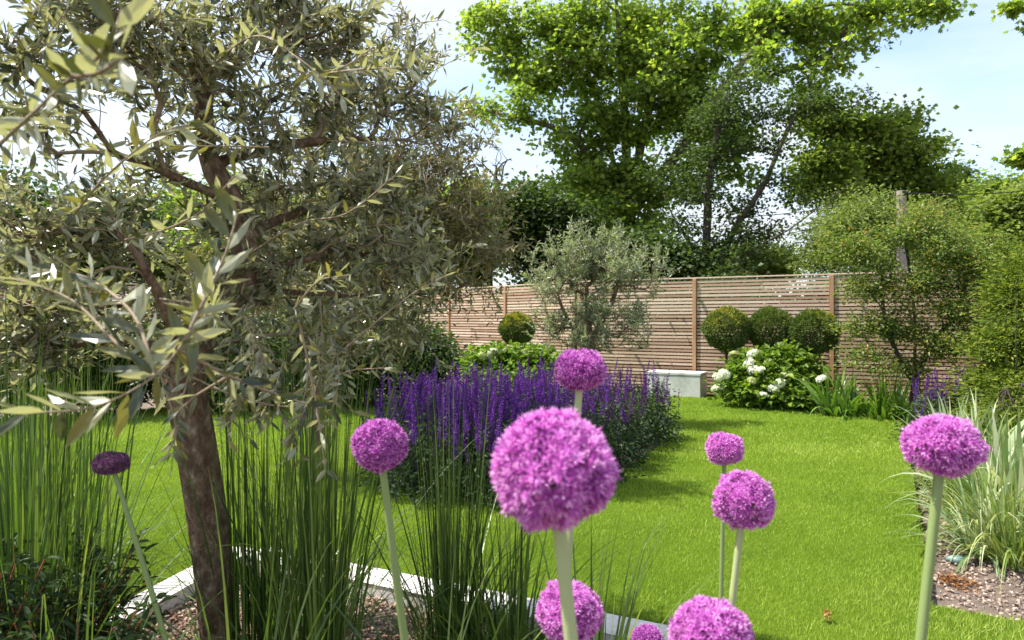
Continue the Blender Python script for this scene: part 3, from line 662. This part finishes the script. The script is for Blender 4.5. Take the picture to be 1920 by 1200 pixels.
tall_grass('tall grass clump at the left picture edge, nearest the viewer', -1.42,1.95,210,90,1.25,.12)
tall_grass('tall grass clump behind the small dusky allium', -1.52,2.3,170,70,1.2,.12)
tall_grass('tall grass clump far left behind the leafy plants', -1.88,2.75,190,70,1.3,.14)
tall_grass('tall grass clump at the left edge in front of the shaded lawn', -2.3,3.2,170,60,1.3,.14)
tall_grass('dark upright grass clump left of the big allium in front of the salvia', -.20,2.3,170,110,1.0,.08)
tall_grass('finer arching grass clump under the big allium head', -.02,2.2,70,170,.78,.09)
# low arching grass in front
def arch_grass(label, x, y, n, h):
    m = MB(); blades((x,y,SOILZ), int(n*.6), .05, h, .009, .5, 1.4, m, hv=.5, segs=9, shift=.2)
    tag(m.build('arching_grass','grass',origin=(x,y,SOILZ)), label, 'grass', 'low arching grasses in the foreground bed')
arch_grass('low arching grass clump crossing the base of the olive trunk', -.62,1.6,75,.85)
arch_grass('low arching grass clump right of the big allium stem', .22,1.9,80,.8)
arch_grass('low arching grass clump between the two pink stems at the bottom', -.2,1.7,70,.7)
arch_grass('low arching grass clump in the bottom left corner', -1.0,1.55,80,.75)

# leafy dark plants bottom left with reddish stems
def leafy(label, x, y, h, n, seed):
    rr = np.random.RandomState(seed); root = empty('leafy_plant', (x,y,SOILZ), label, 'plant', 'leafy plants under the grasses at bottom left'); m = MB(); ml = MB()
    for i in range(n):
        a = rr.uniform(0,6.28); b = np.array([x,y,SOILZ]); e = b+np.array([math.cos(a)*.2*rr.uniform(.3,1.2), math.sin(a)*.2*rr.uniform(.3,1.2), h*rr.uniform(.55,1)])
        P = resample([b,(b+e)/2+np.array([0,0,.06]),e],.03); tube(P,.0022,4,m)
        k = len(P)-3; pos = P[3:]; pos = np.repeat(pos,3,0); tt = unit(e-b)
        D = unit(rr.normal(size=(len(pos),3))+tt*.3); D[:,2] *= .5
        place(LEAF_T,LEAF_F,pos,D,np.array([0,0,1.])+rr.normal(size=(len(pos),3))*.4,.05*rr.uniform(.6,1.4,len(pos)),rr.beta(2,2,len(pos)),ml,sw=.013*rr.uniform(.8,1.3,len(pos)))
    m.build('stems','redtwig',root,smooth=True); ml.build('foliage','salvia_leaf',root)
leafy('dark leafy plant with thin red stems in the bottom left corner', -1.12,1.72,.52,26,91)
leafy('dark leafy plant against the near end of the left stone edging', -1.38,2.2,.5,24,92)
leafy('dark leafy plant at the left edge below the tall grasses', -1.45,1.8,.6,26,93)

# ------------------------------------------------------------ salvias
def spike_mesh(seed, mat, Lf, dens=34):
    rr = np.random.RandomState(seed); m = MB(); tube([(0,0,-.22),(0,0,0),(0,0,Lf)],[.0018,.0018,.001],4,m,.0,0)
    n = int(dens*5*Lf/.3); z = rr.uniform(0,1,n); a = rr.uniform(0,6.28,n); z = np.round(z*22)/22+rr.normal(size=n)*.006
    r = .009*(1-.75*np.clip(z,0,1)); pos = np.stack([np.cos(a)*r*.5,np.sin(a)*r*.5,z*Lf],1)
    D = np.stack([np.cos(a),np.sin(a),np.full(n,.7)],1)
    place(QUAD_T,QUAD_F,pos,D,rr.normal(size=(n,3)),.019*(1-.5*np.clip(z,0,1)),rr.beta(2,2,n),m,sw=.009)
    o = m.build('flower_spike',mat); COL.objects.unlink(o); return o
SP = [spike_mesh(100+i,'salvia',L_) for i,L_ in enumerate((.26,.3,.34,.38,.3))]
SPD = [spike_mesh(110+i,'salvia_dull',L_,16) for i,L_ in enumerate((.2,.26,.3))]
SMAT = []
def salvia(label, x, y, z0, rad, h, nsp, dull, seed, group='salvia plants in the lawn bed'):
    rr = np.random.RandomState(seed); root = empty('salvia_plant', (x,y,z0), label, 'flowering plant', group)
    m = MB(); n = 75; u = rnd_dir(n,rr); u[:,2] = np.abs(u[:,2]); r = rr.uniform(.2,1,(n,1))**.45
    attr = np.array([x,y,z0])+u*r*np.array([rad,rad,h*.72]); clump_leaves(attr,m,26,.045,.042,.42,rr,QUAD_T,QUAD_F,.9,.8)
    for a_ in attr[::3]: 
        b = np.array([x,y,z0])+(a_-[x,y,z0])*np.array([.25,.25,0]); tube([b,(a_+b)/2,a_],[.003,.003,.002],3,m,.2)
    m.build('foliage','salvia_leaf',root)
    for i in range(nsp):
        src = (SPD if rr.uniform() < dull else SP); s = src[rr.randint(len(src))]
        c = s.copy(); COL.objects.link(c); c.parent = root
        a = rr.uniform(0,6.28); q = rad*1.02*math.sqrt(rr.uniform(0,1)); L_ = .3
        c.location = (math.cos(a)*q, math.sin(a)*q, h*rr.uniform(.5,.64)-.1*(q/rad)); c.rotation_euler = (rr.normal()*.11-math.sin(a)*q*.35, rr.normal()*.11+math.cos(a)*q*.35, rr.uniform(0,6))
        k = rr.uniform(.65,1.12); c.scale = (1,1,k)
cand = []
for yy in np.arange(4.35,7.4,.43):
    for xx in np.arange(-1,1.6,.43):
        px_ = xx+(.2 if int(round((yy-4.35)/.43))%2 else 0)+rs.uniform(-.05,.05); py_ = yy+rs.uniform(-.05,.05)
        if inside(np.array([px_]),np.array([py_]),SALV)[0]: cand.append((px_,py_))
front = sorted(cand, key=lambda p: p[1])
ordn = ['first','second','third','fourth','fifth','sixth','seventh','eighth','ninth','tenth']
rows = {}
for p in front: rows.setdefault(round((p[1]-4.35)/.43), []).append(p)
i = 0
rk = sorted(rows)
for ri, k in enumerate(rk):
    row = sorted(rows[k])
    for ci, (x,y) in enumerate(row):
        dull = .85 if x > .45 else .25
        if x > .35 and y > 5.6: dull = .6
        rn = ('nearest' if ri == 0 else 'farthest' if ri == len(rk)-1 else ordn[ri]) + ' row'
        cn = 'only plant' if len(row) == 1 else 'leftmost plant' if ci == 0 else 'rightmost plant' if ci == len(row)-1 else ordn[ci]+' plant from left'
        salvia(('spent dark ' if dull > .5 else 'violet blue ')+'salvia, '+cn+' of the '+rn+' in the lawn bed', x, y, .0, .27, .74 if y < 6 else .76, 15 if dull > .5 else 32, dull, 200+i); i += 1
salvia('violet salvia under the crab apple, left of its neighbour', *g(1755,7.0)[:2], SOILZ, .2,.78,14,.1,290,'salvias under the crab apple')
salvia('violet salvia under the crab apple, next to the low conifer', *g(1800,6.9)[:2], SOILZ, .2,.78,14,.1,291,'salvias under the crab apple')
salvia('grey green salvia without many flowers beside the strappy clumps', *g(1740,6.3)[:2], SOILZ, .22,.6,3,.1,292,'salvias under the crab apple')

# young olive in the salvia bed
def olive_twigs(attr, m, mw, per, ls, rr, tw=.14, tilt=None, shift=0):
    n = len(attr); d0 = unit(rr.normal(size=(n,3))+np.array([0,0,.35]) if tilt is None else rr.normal(size=(n,3))*.8+tilt)
    k = per//2; L_ = tw*rr.uniform(.6,1.4,n)
    for i in range(n):
        pp = attr[i]+d0[i]*L_[i]*np.array([[-.15],[.5],[1.]]); pp[1] += rr.normal(size=3)*.008
        tube(pp,[.0017,.0013,.0006],3,mw,cap=False)
    tpar = (np.arange(k)+.5)/k
    pos = attr[:,None,:]+d0[:,None,:]*(L_[:,None]*tpar[None])[:,:,None]; pos = np.repeat(pos.reshape(-1,3),2,0); N = len(pos)
    dd = np.repeat(d0,k*2,0); sidev = unit(np.cross(dd, rr.normal(size=(N,3)))); 
    sidev[1::2] = -sidev[::2]+rr.normal(size=sidev[1::2].shape)*.3
    D = unit(sidev*.8+dd*.75+rr.normal(size=(N,3))*.18); Nn = unit(rr.normal(size=(N,3))*.7+np.array([0,0,.8]))
    s = ls*rr.uniform(.6,1.2,N); place(OLIVE_T,OLIVE_F3,pos,D,Nn,s,np.clip(rr.beta(2,2.2,N)*.8+np.repeat(rr.uniform(-.15,.2,n),k*2)+shift,0,1),m,sw=s*.27)
def olive(label, base, limbs, blobs, R, r0, step, leaf, ls, per, seed, tw=.14, tilt=None, w_=.3, shift=0, near=None, twigmat='twig', wob=.12, dn=1., gs=5):
    rr = np.random.RandomState(seed); root = empty('olive_tree', base, label, 'tree', None)
    attr = blob_pts([(*b[:5],int(b[5]*dn)) for b in blobs], rr, 0, gs); ch = grow(limbs, attr, step, R, r0, w=w_, seed=seed, wob=wob)
    m = MB(); mw = MB()
    for pts, rd in ch:
        big = rd > .013
        if rd[0] > .013: tube(pts, rd, 14 if rd[0] > .04 else 9, m)
        else: tube(pts, rd, 6 if rd[0] > .004 else 4, mw)
    ml = MB(); olive_twigs(attr, ml, mw, per, ls, rr, tw, tilt, shift)
    if near: near(ml, mw, rr)
    m.build('trunk','bark_olive',root,smooth=True); mw.build('twigs',twigmat,root,smooth=True); ml.build('crown',leaf,root); return root
olive('young silver green olive tree standing behind the purple salvia', g(1110,7.6,0),
    [[g(1112,7.6,0), at(1110,680,7.6), at(1104,610,7.6), at(1100,540,7.6)],[at(1108,640,7.6),at(1150,560,7.5),at(1165,500,7.5)],[at(1108,660,7.6),at(1060,590,7.6),at(1040,530,7.6)]],
    [(1110,500,7.6,95,55,190),(1050,530,7.6,75,55,140),(1170,530,7.5,85,55,170),(1100,600,7.6,85,45,130),(1180,610,7.4,50,40,55),(1040,610,7.6,45,35,55),(1120,650,7.5,90,25,60),(1130,455,7.6,70,25,45)],
    .05,.003,.15,'olive_young',.055,14,301,tw=.17,tilt=np.array([0,0,1.0]))

# ------------------------------------------------------------ big foreground olive
def spray(poly, m, mw, rr, ls=.058, gap=.024, r=.0032, val=0., start=0):
    P = resample(poly, gap); n = len(P); tube(P, np.linspace(r, r*.4, n), 7, mw)
    tg = unit(np.gradient(P, axis=0)); s0 = unit(np.cross(tg, rr.normal(size=3)))
    for i in range(start, n):
        for sg in (-1,1):
            if rr.uniform() < .12: continue
            a = (i%2)*1.57+rr.normal()*.35; b = np.cross(tg[i], s0[i]); sd_ = s0[i]*math.cos(a)+b*math.sin(a)
            D = unit(sd_*sg*.8+tg[i]*.75+rr.normal(size=3)*.15); N = unit(np.cross(tg[i],D)+rr.normal(size=3)*.5+np.array([0,-.2,.5]))
            s = ls*rr.uniform(.7,1.15); place(OLIVE_T,OLIVE_F3,P[i:i+1],D[None],N[None],np.array([s]),np.array([np.clip(rr.beta(2,2)+val,0,1)]),m,sw=np.array([s*.26]))
def near_sprays(m, mw, rr):
    spray([at(300,560,1.85),at(400,575,1.4),at(385,590,1.1),at(345,640,.98),at(290,705,.93),at(180,762,.9),at(50,775,.88)],m,mw,rr,.066,start=14)
    spray([at(345,640,.98),at(385,560,1.0),at(425,470,1.03),at(445,400,1.05)],m,mw,rr,.062)
    spray([at(290,705,.93),at(215,640,.98),at(130,560,1.05),at(20,520,1.1)],m,mw,rr,.06)
    spray([at(290,705,.93),at(250,590,1.0),at(160,520,1.1),at(70,505,1.15)],m,mw,rr,.06)
    spray([at(330,655,1.0),at(430,705,1.15),at(520,740,1.3),at(600,765,1.4)],m,mw,rr,.055,.04)
    spray([at(430,705,1.15),at(370,740,1.2),at(335,770,1.2)],m,mw,rr,.05,.05)
    spray([at(-60,330,1.35),at(0,270,1.1),at(70,205,.85),at(135,145,.75),at(200,90,.7),at(230,20,.7)],m,mw,rr,.06,.03,.004,start=12)
    spray([at(135,145,.75),at(190,135,.7),at(225,110,.68)],m,mw,rr,.055,.02)
    spray([at(235,450,1.78),at(310,430,1.5),at(380,395,1.4),at(440,330,1.35)],m,mw,rr,.055,.035,.004)
    spray([at(140,400,1.6),at(200,330,1.3),at(300,250,1.2),at(380,230,1.2)],m,mw,rr,.055,.03,.003)
    spray([at(370,150,2.2),at(470,70,1.7),at(560,110,1.5),at(640,180,1.5)],m,mw,rr,.055,.035,.004)
    for _ in range(15):      # pale bare looking shoots arching out of the crown
        x_ = rr.uniform(120,850); y_ = rr.uniform(60,620); d = rr.uniform(1.5,2.7); dx = rr.choice([-1,1])*rr.uniform(50,130); dy = rr.uniform(-130,60)
        spray([at(x_,y_,d+.1),at(x_+dx*.6,y_+dy*.8,d),at(x_+dx*1.4,y_+dy,d-.1)],m,mw,rr,.05,.03,.0028)
    for _ in range(16):      # shoots hanging over the grasses
        x_ = rr.uniform(380,640); d = rr.uniform(1.7,2.2); y_ = rr.uniform(560,680)
        spray([at(x_,y_,d),at(x_+rr.uniform(-20,30),y_+70,d-.05),at(x_+rr.uniform(-50,60),y_+rr.uniform(120,190),d-.1)],m,mw,rr,.047,.03,.0022)
    spray([at(462,480,2.2),at(560,420,1.9),at(650,400,1.8),at(740,330,1.8)],m,mw,rr,.055,.035,.004)
    spray([at(560,740,2.1),at(640,660,2.0),at(760,560,2.0),at(830,520,2.0)],m,mw,rr,.05,.06,.004)
    spray([at(345,700,2.1),at(450,745,1.9),at(560,760,1.8),at(640,700,1.8),at(720,690,1.8)],m,mw,rr,.05,.05,.004)
    # a few dangling leafy shoots under the crown
    for (a,b,c_) in (((300,700),(330,800),(315,850)),((360,680),(340,760),(322,870)),((600,560),(610,660),(640,760)),((470,600),(500,700),(505,790)),((560,600),(590,740),(610,880))):
        d = rr.uniform(1.6,2.1); spray([at(*a,d),at(*b,d),at(*c_,d)],m,mw,rr,.05,.032)
olive('big foreground olive tree with leaning brown trunk filling the left half', g(418,2.2),
    [[g(422,2.2), at(405,1100,2.2), at(383,930,2.2), at(362,800,2.18), at(347,705,2.15), at(380,620,2.2), at(440,540,2.25), at(462,470,2.3), at(435,380,2.3), at(390,290,2.3), at(378,150,2.3), at(362,0,2.3), at(350,-160,2.3)],
     [at(347,700,2.15), at(318,600,2.0), at(270,500,1.9), at(232,440,1.8), at(140,395,1.6), at(0,338,1.4), at(-120,280,1.3)],
     [at(390,310,2.3), at(480,285,2.4), at(620,262,2.5), at(760,262,2.6), at(850,255,2.7)],
     [at(420,370,2.3), at(345,340,2.2), at(270,305,2.1), at(180,285,2.0), at(70,290,1.9)],
     [at(455,440,2.3), at(560,400,2.5), at(680,380,2.6)],
     [at(378,180,2.3), at(340,80,2.1), at(250,20,2.0)],
     [at(350,690,2.15), at(430,712,2.1), at(560,740,2.1)],
     [at(378,160,2.3), at(480,60,2.5), at(580,-40,2.6)]],
    [(380,80,2.2,130,110,120),(520,60,2.4,120,100,110),(640,80,2.5,90,100,70),(250,120,2.0,110,100,60),(120,60,1.8,100,60,40),(60,220,1.9,80,60,40),
     (480,230,2.4,110,80,90),(620,230,2.6,110,90,100),(740,180,2.5,90,110,70),(820,260,2.5,60,70,35),(60,90,1.7,80,80,45),(200,30,1.9,110,60,60),(500,-20,2.4,160,60,70),(300,280,2.2,120,60,45),
     (560,370,2.5,120,70,110),(700,380,2.5,110,70,90),(420,440,2.3,90,70,60),(620,490,2.5,130,60,100),(780,490,2.45,90,50,50),
     (200,440,2.0,130,70,80),(60,450,1.8,80,90,60),(100,580,2.1,120,70,80),(300,580,2.2,110,60,70),(480,560,2.3,100,60,70),(700,580,2.6,120,50,70),
     (600,660,2.3,90,45,42),(150,670,2.2,110,40,45),(20,660,2.0,60,60,35),(420,650,2.2,90,40,30),(400,-120,2.2,260,100,90)],
    .062,.0016,.07,'olive',.049,14,302,tw=.16,near=near_sprays,dn=.58,gs=4)
olive('olive tree with brownish foliage farther back behind the foreground olive', g(600,4.9,0),
    [[g(600,4.9,0), at(596,740,4.9), at(602,640,4.9), at(610,540,4.9), at(620,420,4.9)],[at(598,690,4.9),at(660,600,4.8),at(740,500,4.8),at(800,400,4.8)],[at(598,680,4.9),at(520,560,4.9),at(460,460,4.9)]],
    [(640,180,4.9,130,90,110),(740,120,4.9,90,70,50),(600,300,4.9,130,90,120),(720,340,4.8,120,90,150),(820,340,4.7,80,80,85),(870,420,4.7,75,60,95),(760,450,4.8,130,70,190),(620,440,4.9,150,80,170),(480,420,4.9,110,80,110),
     (840,530,4.7,90,45,130),(820,260,4.7,90,70,80),(850,400,4.6,60,60,60),(700,560,4.8,130,60,150),(560,560,4.9,120,60,110),(420,540,5,90,60,60),(930,470,4.7,45,35,32),(770,640,4.8,80,40,50),(640,650,4.8,100,40,60)],
    .07,.002,.12,'olive_far',.055,13,303,tw=.2,shift=.1,dn=.95,gs=6)

# ------------------------------------------------------------ left shaded shrubs in front of the fence
def shrub(label, base, blobs, leaf, seed, per=60, cr=.14, ls=.075, lw=.5):
    b = np.array(base,float)
    tree('garden_shrub', label, 'shrub', base, [[b, b+[0,0,.15], b+[0,0,.4]]], blobs, .04, .004, .2, 'darkbark', leaf, per, cr, ls, lw, seed, 'dark shrubs along the left side of the lawn', flat=.8, upn=.9, thin=.012)
shrub('dark shrub behind the purple spikes, right end of the shaded row', g(770,9.5), [(760,640,9.5,60,50,90),(810,665,9.5,50,40,70),(780,700,9.4,80,25,80)], 'ivy', 401)
shrub('dark shrub shading the lawn behind the two right grass clumps', g(610,9), [(600,640,9,80,60,120),(560,690,9,80,40,100),(660,700,9,70,30,90)], 'ivy', 402)
shrub('dark shrub shading the lawn directly behind the olive trunk', g(430,8.6), [(420,650,8.6,80,50,110),(380,705,8.6,90,35,110),(470,710,8.6,70,30,80)], 'darktree', 403)
shrub('dark shrub above the shaded lawn left of the olive trunk', g(240,8.3), [(240,650,8.3,90,50,130),(210,710,8.3,90,35,120)], 'ivy', 404)
shrub('dark shrub at the far left picture edge behind the grasses', g(40,7.6), [(50,640,7.6,100,60,150),(20,715,7.6,110,35,130)], 'darktree', 405)

# ------------------------------------------------------------ strappy clumps and right border
def clump(name, label, c, n, spread, h, wd, lean, droop, mat, group, cat='plant', shift=0, segs=7):
    m = MB(); blades(c, n, spread, h, wd, lean, droop, m, shift=shift, segs=segs, hv=.45)
    tag(m.build(name, mat, origin=tuple(float(q) for q in c)), label, cat, group)
SG = 'strappy agapanthus clumps at the lawn end'
clump('strappy_clump','broad leaved strappy green clump nearest the white hydrangea', g(1562,8.25), 70,.13,.8,.045,.55,1.3,'strap',SG)
clump('strappy_clump','strappy green clump at the lawn edge, second from the hydrangea', g(1598,8.1), 55,.12,.66,.04,.6,1.5,'strap',SG)
clump('strappy_clump','low glossy strappy clump in the middle of the border corner', g(1650,8.0), 75,.16,.62,.042,.75,1.5,'strap',SG)
clump('strappy_clump','strappy green clump at the far corner of the lawn', g(1700,7.9), 55,.13,.62,.038,.7,1.4,'strap',SG)
clump('strappy_clump','thin darker strappy clump under the crab apple stem', g(1672,8.5), 60,.12,.85,.02,.4,.8,'strap',SG)
IG = 'striped iris clumps in the right border'
def iris(label, c, n, h, wd=.042):
    m = MB(); blades(c, n, .09, h, wd, .45, 1.3, m, 0, .1, .4, 8); blades(c, n//3, .1, h*.85, wd*.9, .3, .8, m, 1, 0, .3, 7)
    tag(m.build('striped_iris', ['iris','iris_green'], origin=tuple(float(q) for q in c)), label, 'plant', IG)
iris('cream striped iris clump directly right of the rightmost allium head', g(1850,4.1), 26,.8,.055)
iris('cream striped iris clump at the right picture edge by the sedge', g(1905,3.9), 24,.76,.05)
iris('striped iris clump behind the rightmost allium head', g(1800,5.0), 34,.66)
iris('farther striped iris clump before the low conifer', g(1845,5.3), 36,.72)
iris('young striped iris clump behind the others at the border corner', g(1770,6.0), 24,.62)
SD = 'sedge clumps in the right border'
clump('sedge','yellow green arching sedge at the right edge above the bare soil', g(1900,3.35), 230,.08,.62,.009,.75,1.9,'sedge',SD,segs=9)
clump('sedge','golden arching sedge left of the edge one beside the allium stem', g(1858,3.75), 170,.07,.58,.009,.8,2.0,'sedge',SD,segs=9)
clump('sedge','pale arching sedge reaching over the lawn edge behind the allium stem', g(1790,4.2), 120,.07,.5,.008,.95,1.9,'sedge',SD,segs=9)
clump('sedge','small pale sedge behind the rightmost allium head', g(1800,5.6), 130,.08,.5,.009,.7,1.8,'sedge',SD,segs=9)
clump('sedge','sedge tuft at the right edge before the low conifer', g(1900,4.6), 150,.08,.62,.01,.7,1.6,'sedge',SD,segs=9)
clump('sedge','green and cream arching sedge spilling towards the soil patch', g(1842,3.5), 130,.07,.6,.013,.85,1.9,'iris',SD,segs=9)
clump('sedge','broad green arching sedge behind the yellow green one', g(1880,4.3), 120,.09,.7,.014,.7,1.6,'iris_green',SD,segs=9)
clump('sedge','small arching sedge at the soil edge halfway up the border', g(1775,4.7), 110,.07,.45,.01,.8,1.7,'iris',SD,segs=9)
# low ground plants along the edge
def lowplant(label, c, n, rad, h, leaf, seed, ls=.03):
    rr = np.random.RandomState(seed); root = empty('low_plant', c, label, 'plant', 'low plants along the right lawn edge')
    u = rnd_dir(n,rr); u[:,2] = np.abs(u[:,2]); attr = np.array(c)+u*rr.uniform(.3,1,(n,1))*np.array([rad,rad,h])
    m = MB()
    for a in attr: tube([np.array(c)+(a-c)*[.2,.2,0], (a+c)/2, a],[.002,.002,.001],3,m)
    m.build('stems','darkbark',root); m = MB(); clump_leaves(attr,m,14,.02,ls,.55,rr,LEAF_T,LEAF_F,.6,1.2); m.build('foliage',leaf,root)
lowplant('low green plant behind the upper stem of the rightmost allium', g(1742,4.9),38,.16,.18,'maple2',501)
lowplant('low green plant beside the lawn edge halfway up the border', g(1770,4.4),30,.14,.12,'maple2',502)
lowplant('low green plant at the top corner of the border soil', g(1735,6.2),40,.16,.25,'maple2',503)
lowplant('low leafy plant under the low conifer', g(1800,5.3),34,.18,.16,'maple2',504)
lowplant('orange brown withered low plant on the bare soil', g(1795,3.12),26,.09,.03,'brownleaf',505,.018)
lowplant('brown withered tuft behind the rightmost allium stem', g(1800,4.6),22,.1,.05,'brownleaf',506,.03)
# small glazed shard-like thing on the soil
rr = np.random.RandomState(8); c = g(1795,3.38)
m = MB(); n = 12; a = np.linspace(0,2*np.pi,n,endpoint=False)
prof = [(.015,.0),(.035,.008),(.046,.02),(.042,.034),(.025,.043),(.006,.046)]
V = [(c[0]+r_*math.cos(t)*(1+.25*math.sin(t*3)+.12*math.sin(t*5+1)), c[1]+r_*math.sin(t)*.7, c[2]+z_) for r_,z_ in prof for t in a]
F = [(i*n+j,i*n+(j+1)%n,(i+1)*n+(j+1)%n,(i+1)*n+j) for i in range(len(prof)-1) for j in range(n)]
m.add(V,F); m.add(V[-n:],[tuple(range(n))])
tag(m.build('glazed_stone','slate',smooth=True), 'small blue green shiny stone on the border soil under the sedge', 'stone')
m = MB(); cc = at(1552,1163,2.57); cc[2] = .03
n=16; u = rnd_dir(n,rr)*.012; place(QUAD_T,QUAD_F,cc+u,rnd_dir(n,rr),np.array([[0,0,1.]]*n),.02,rs.uniform(.3,.9,n),m,sw=.012)
tag(m.build('fallen_leaf','brownleaf'), 'small yellow fallen leaf lying on the near lawn', 'leaf')

# ------------------------------------------------------------ alliums
def head_mesh(seed, r, mat, n=640, lobe=0, flat=1.0, fl=.0105):
    rr = np.random.RandomState(seed); m = MB()
    k = np.arange(n)+.5; ph = np.arccos(1-2*k/n); th = np.pi*(1+5**.5)*k
    u = np.stack([np.cos(th)*np.sin(ph), np.sin(th)*np.sin(ph), np.cos(ph)],1); u = unit(u+rr.normal(size=(n,3))*.05)
    lump = 1+.08*np.sin(u[:,0]*4+seed)*np.sin(u[:,2]*4+seed*2)+.035*np.sin(u[:,1]*9+u[:,0]*7+seed)-lobe*np.exp(-((u[:,0]-.15)/.22)**2)*np.clip(u[:,2],0,1)
    R_ = r*lump*(1-np.abs(rr.normal(size=n))*.06+(rr.uniform(size=n)<.15)*.05)
    c = u*R_[:,None]; c[:,2] *= flat
    # pedicels
    N = n; X = unit(np.cross(u, rnd_dir(n,rr)))
    V = np.stack([u*r*.12-X*.0006, u*r*.12+X*.0006, c+X*.0006, c-X*.0006],1).reshape(-1,3)
    m.add(V, (np.array([(0,1,2,3)])[None]+(np.arange(n)*4)[:,None,None]).reshape(-1,4), .5, 1)
    # star florets: six narrow petals each, spreading out from the pedicel end
    ax = unit(u+rr.normal(size=(n,3))*.28); A = unit(np.cross(ax, rnd_dir(n,rr))); B = np.cross(ax, A)
    tone = np.clip(rr.beta(2,2,n)*.75+.1,0,1); tone = np.where(rr.uniform(size=n)<.07, 0, tone)
    for q in range(6):
        an = q*math.pi/3+rr.normal(size=n)*.1; d = A*np.cos(an)[:,None]+B*np.sin(an)[:,None]
        D = unit(d+ax*.55); s = fl*rr.uniform(.8,1.15,n)
        place([(0,0,0),(-.5,.4,.06),(-.28,.8,.02),(0,1,-.06),(.28,.8,.02),(.5,.4,.06)],[(0,5,4,3),(0,3,2,1)],c,D,ax+d*.0,s,np.clip(tone+rr.normal(size=n)*.1,0,1),m,0,sw=s*.31)
    # stamens with pale tips
    for q in range(3):
        d = unit(ax+rr.normal(size=(n,3))*.35); place(QUAD_T,QUAD_F,c+d*fl*.35,d,rnd_dir(n,rr),fl*.62,np.full(n,1.),m,0,sw=fl*.17)
    # tiny ovary
    place([(-.5,-.5,0),(.5,-.5,0),(.5,.5,0),(-.5,.5,0),(0,0,.7)],[(0,1,4),(1,2,4),(2,3,4),(3,0,4)],c,A,ax,fl*.28,np.full(n,.15),m,0)
    return m.build('flower_head',[mat,'stem'])
AL = 'pink globe alliums'
def allium(label, px, py, wpx, d, foot, sr, mat, seed, flat=1., lobe=0, n=640, stem='stem', tilt=(0,0), fl=.0105):
    c = at(px,py,d); b = np.array(foot,float); root = empty('allium', b, label, 'flower', AL)
    r = wpx/2/FPX*d*.91-fl*.45; h = head_mesh(seed, r, mat, n, lobe, flat, fl); h.parent = root; h.location = Vector(c)-root.location; h.rotation_euler = (tilt[0],tilt[1],seed*1.3)
    rr = np.random.RandomState(seed); mid = (b+c)/2+np.array([rr.uniform(-.012,.012),0,0])
    P = resample([b, mid, c-np.array([0,0,r*.1])], .04); m = MB(); tube(P, np.linspace(sr*1.12, sr*.9, len(P)), 14, m); m.build('stem',stem,root,smooth=True)
def foot(px1, py1, d1, px2, py2):
    """stem foot on the soil, from the slope of the stem seen"""
    c = at(px1,py1,d1); e = at(px2,py2,d1); t = (SOILZ-c[2])/(e[2]-c[2]); return c+(e-c)*t
allium('largest pink allium head, in the centre in front of all others', 1038,880,246,.76, foot(1038,880,.76,1078,1200), .0085,'petal',601,.95,0,900,'stem_pale',fl=.0118)
allium('broad two lobed allium head just above the largest one', 1088,692,105,1.45, foot(1088,692,1.45,1062,1100), .0085,'petal_dark',602,.8,.14,640,'stem_pale')
allium('deep pink allium head among the grasses right of the olive trunk', 712,834,112,1.42, foot(712,834,1.42,768,1200), .0085,'petal_dark',603,.92)
allium('small pink allium head above its taller neighbour, over the open lawn', 1359,841,76,1.95, foot(1359,841,1.95,1355,1180), .0065,'petal',604,.85)
allium('round pink allium head below the small one, over the open lawn', 1394,938,121,1.32, foot(1394,938,1.32,1367,1200), .0075,'petal',605,.93,0,640,'stem_pale')
allium('flattened pink allium head at the right in front of the border', 1766,834,147,1.1, foot(1766,834,1.1,1732,1200), .0085,'petal',606,.8,0,700,'stem')
allium('pink allium head behind the thick central stem at the bottom', 1068,1148,130,1.22, foot(1068,1148,1.22,1090,1400), .008,'petal',607,.95)
allium('pink allium head cut by the bottom edge below the round one', 1334,1192,164,1.02, foot(1334,1192,1.02,1330,1400), .0085,'petal',608,.88,.1,700,'stem_pale')
allium('small allium head peeping over the bottom edge between two larger ones', 1213,1200,64,1.7, foot(1213,1200,1.7,1210,1400), .006,'petal_dark',609,.9,0,300)
# the dusky half open one
c = at(209,868,1.75); ft = foot(209,868,1.75,300,1190); root = empty('allium', ft, 'small dusky purple half open allium left of the olive trunk', 'flower', AL)
h = head_mesh(610, .041, 'petal_faded', 420, 0, .62, .0075); h.parent = root; h.location = Vector(c)-root.location
m = MB(); P = resample([ft,(ft+c)/2+np.array([.01,0,0]),c],.05); tube(P,np.linspace(.0075,.006,len(P)),12,m); m.build('stem','stem',root,smooth=True)
print('objects', len(bpy.data.objects), 'polys', sum(len(o.data.polygons) for o in bpy.data.objects if o.type=='MESH'))
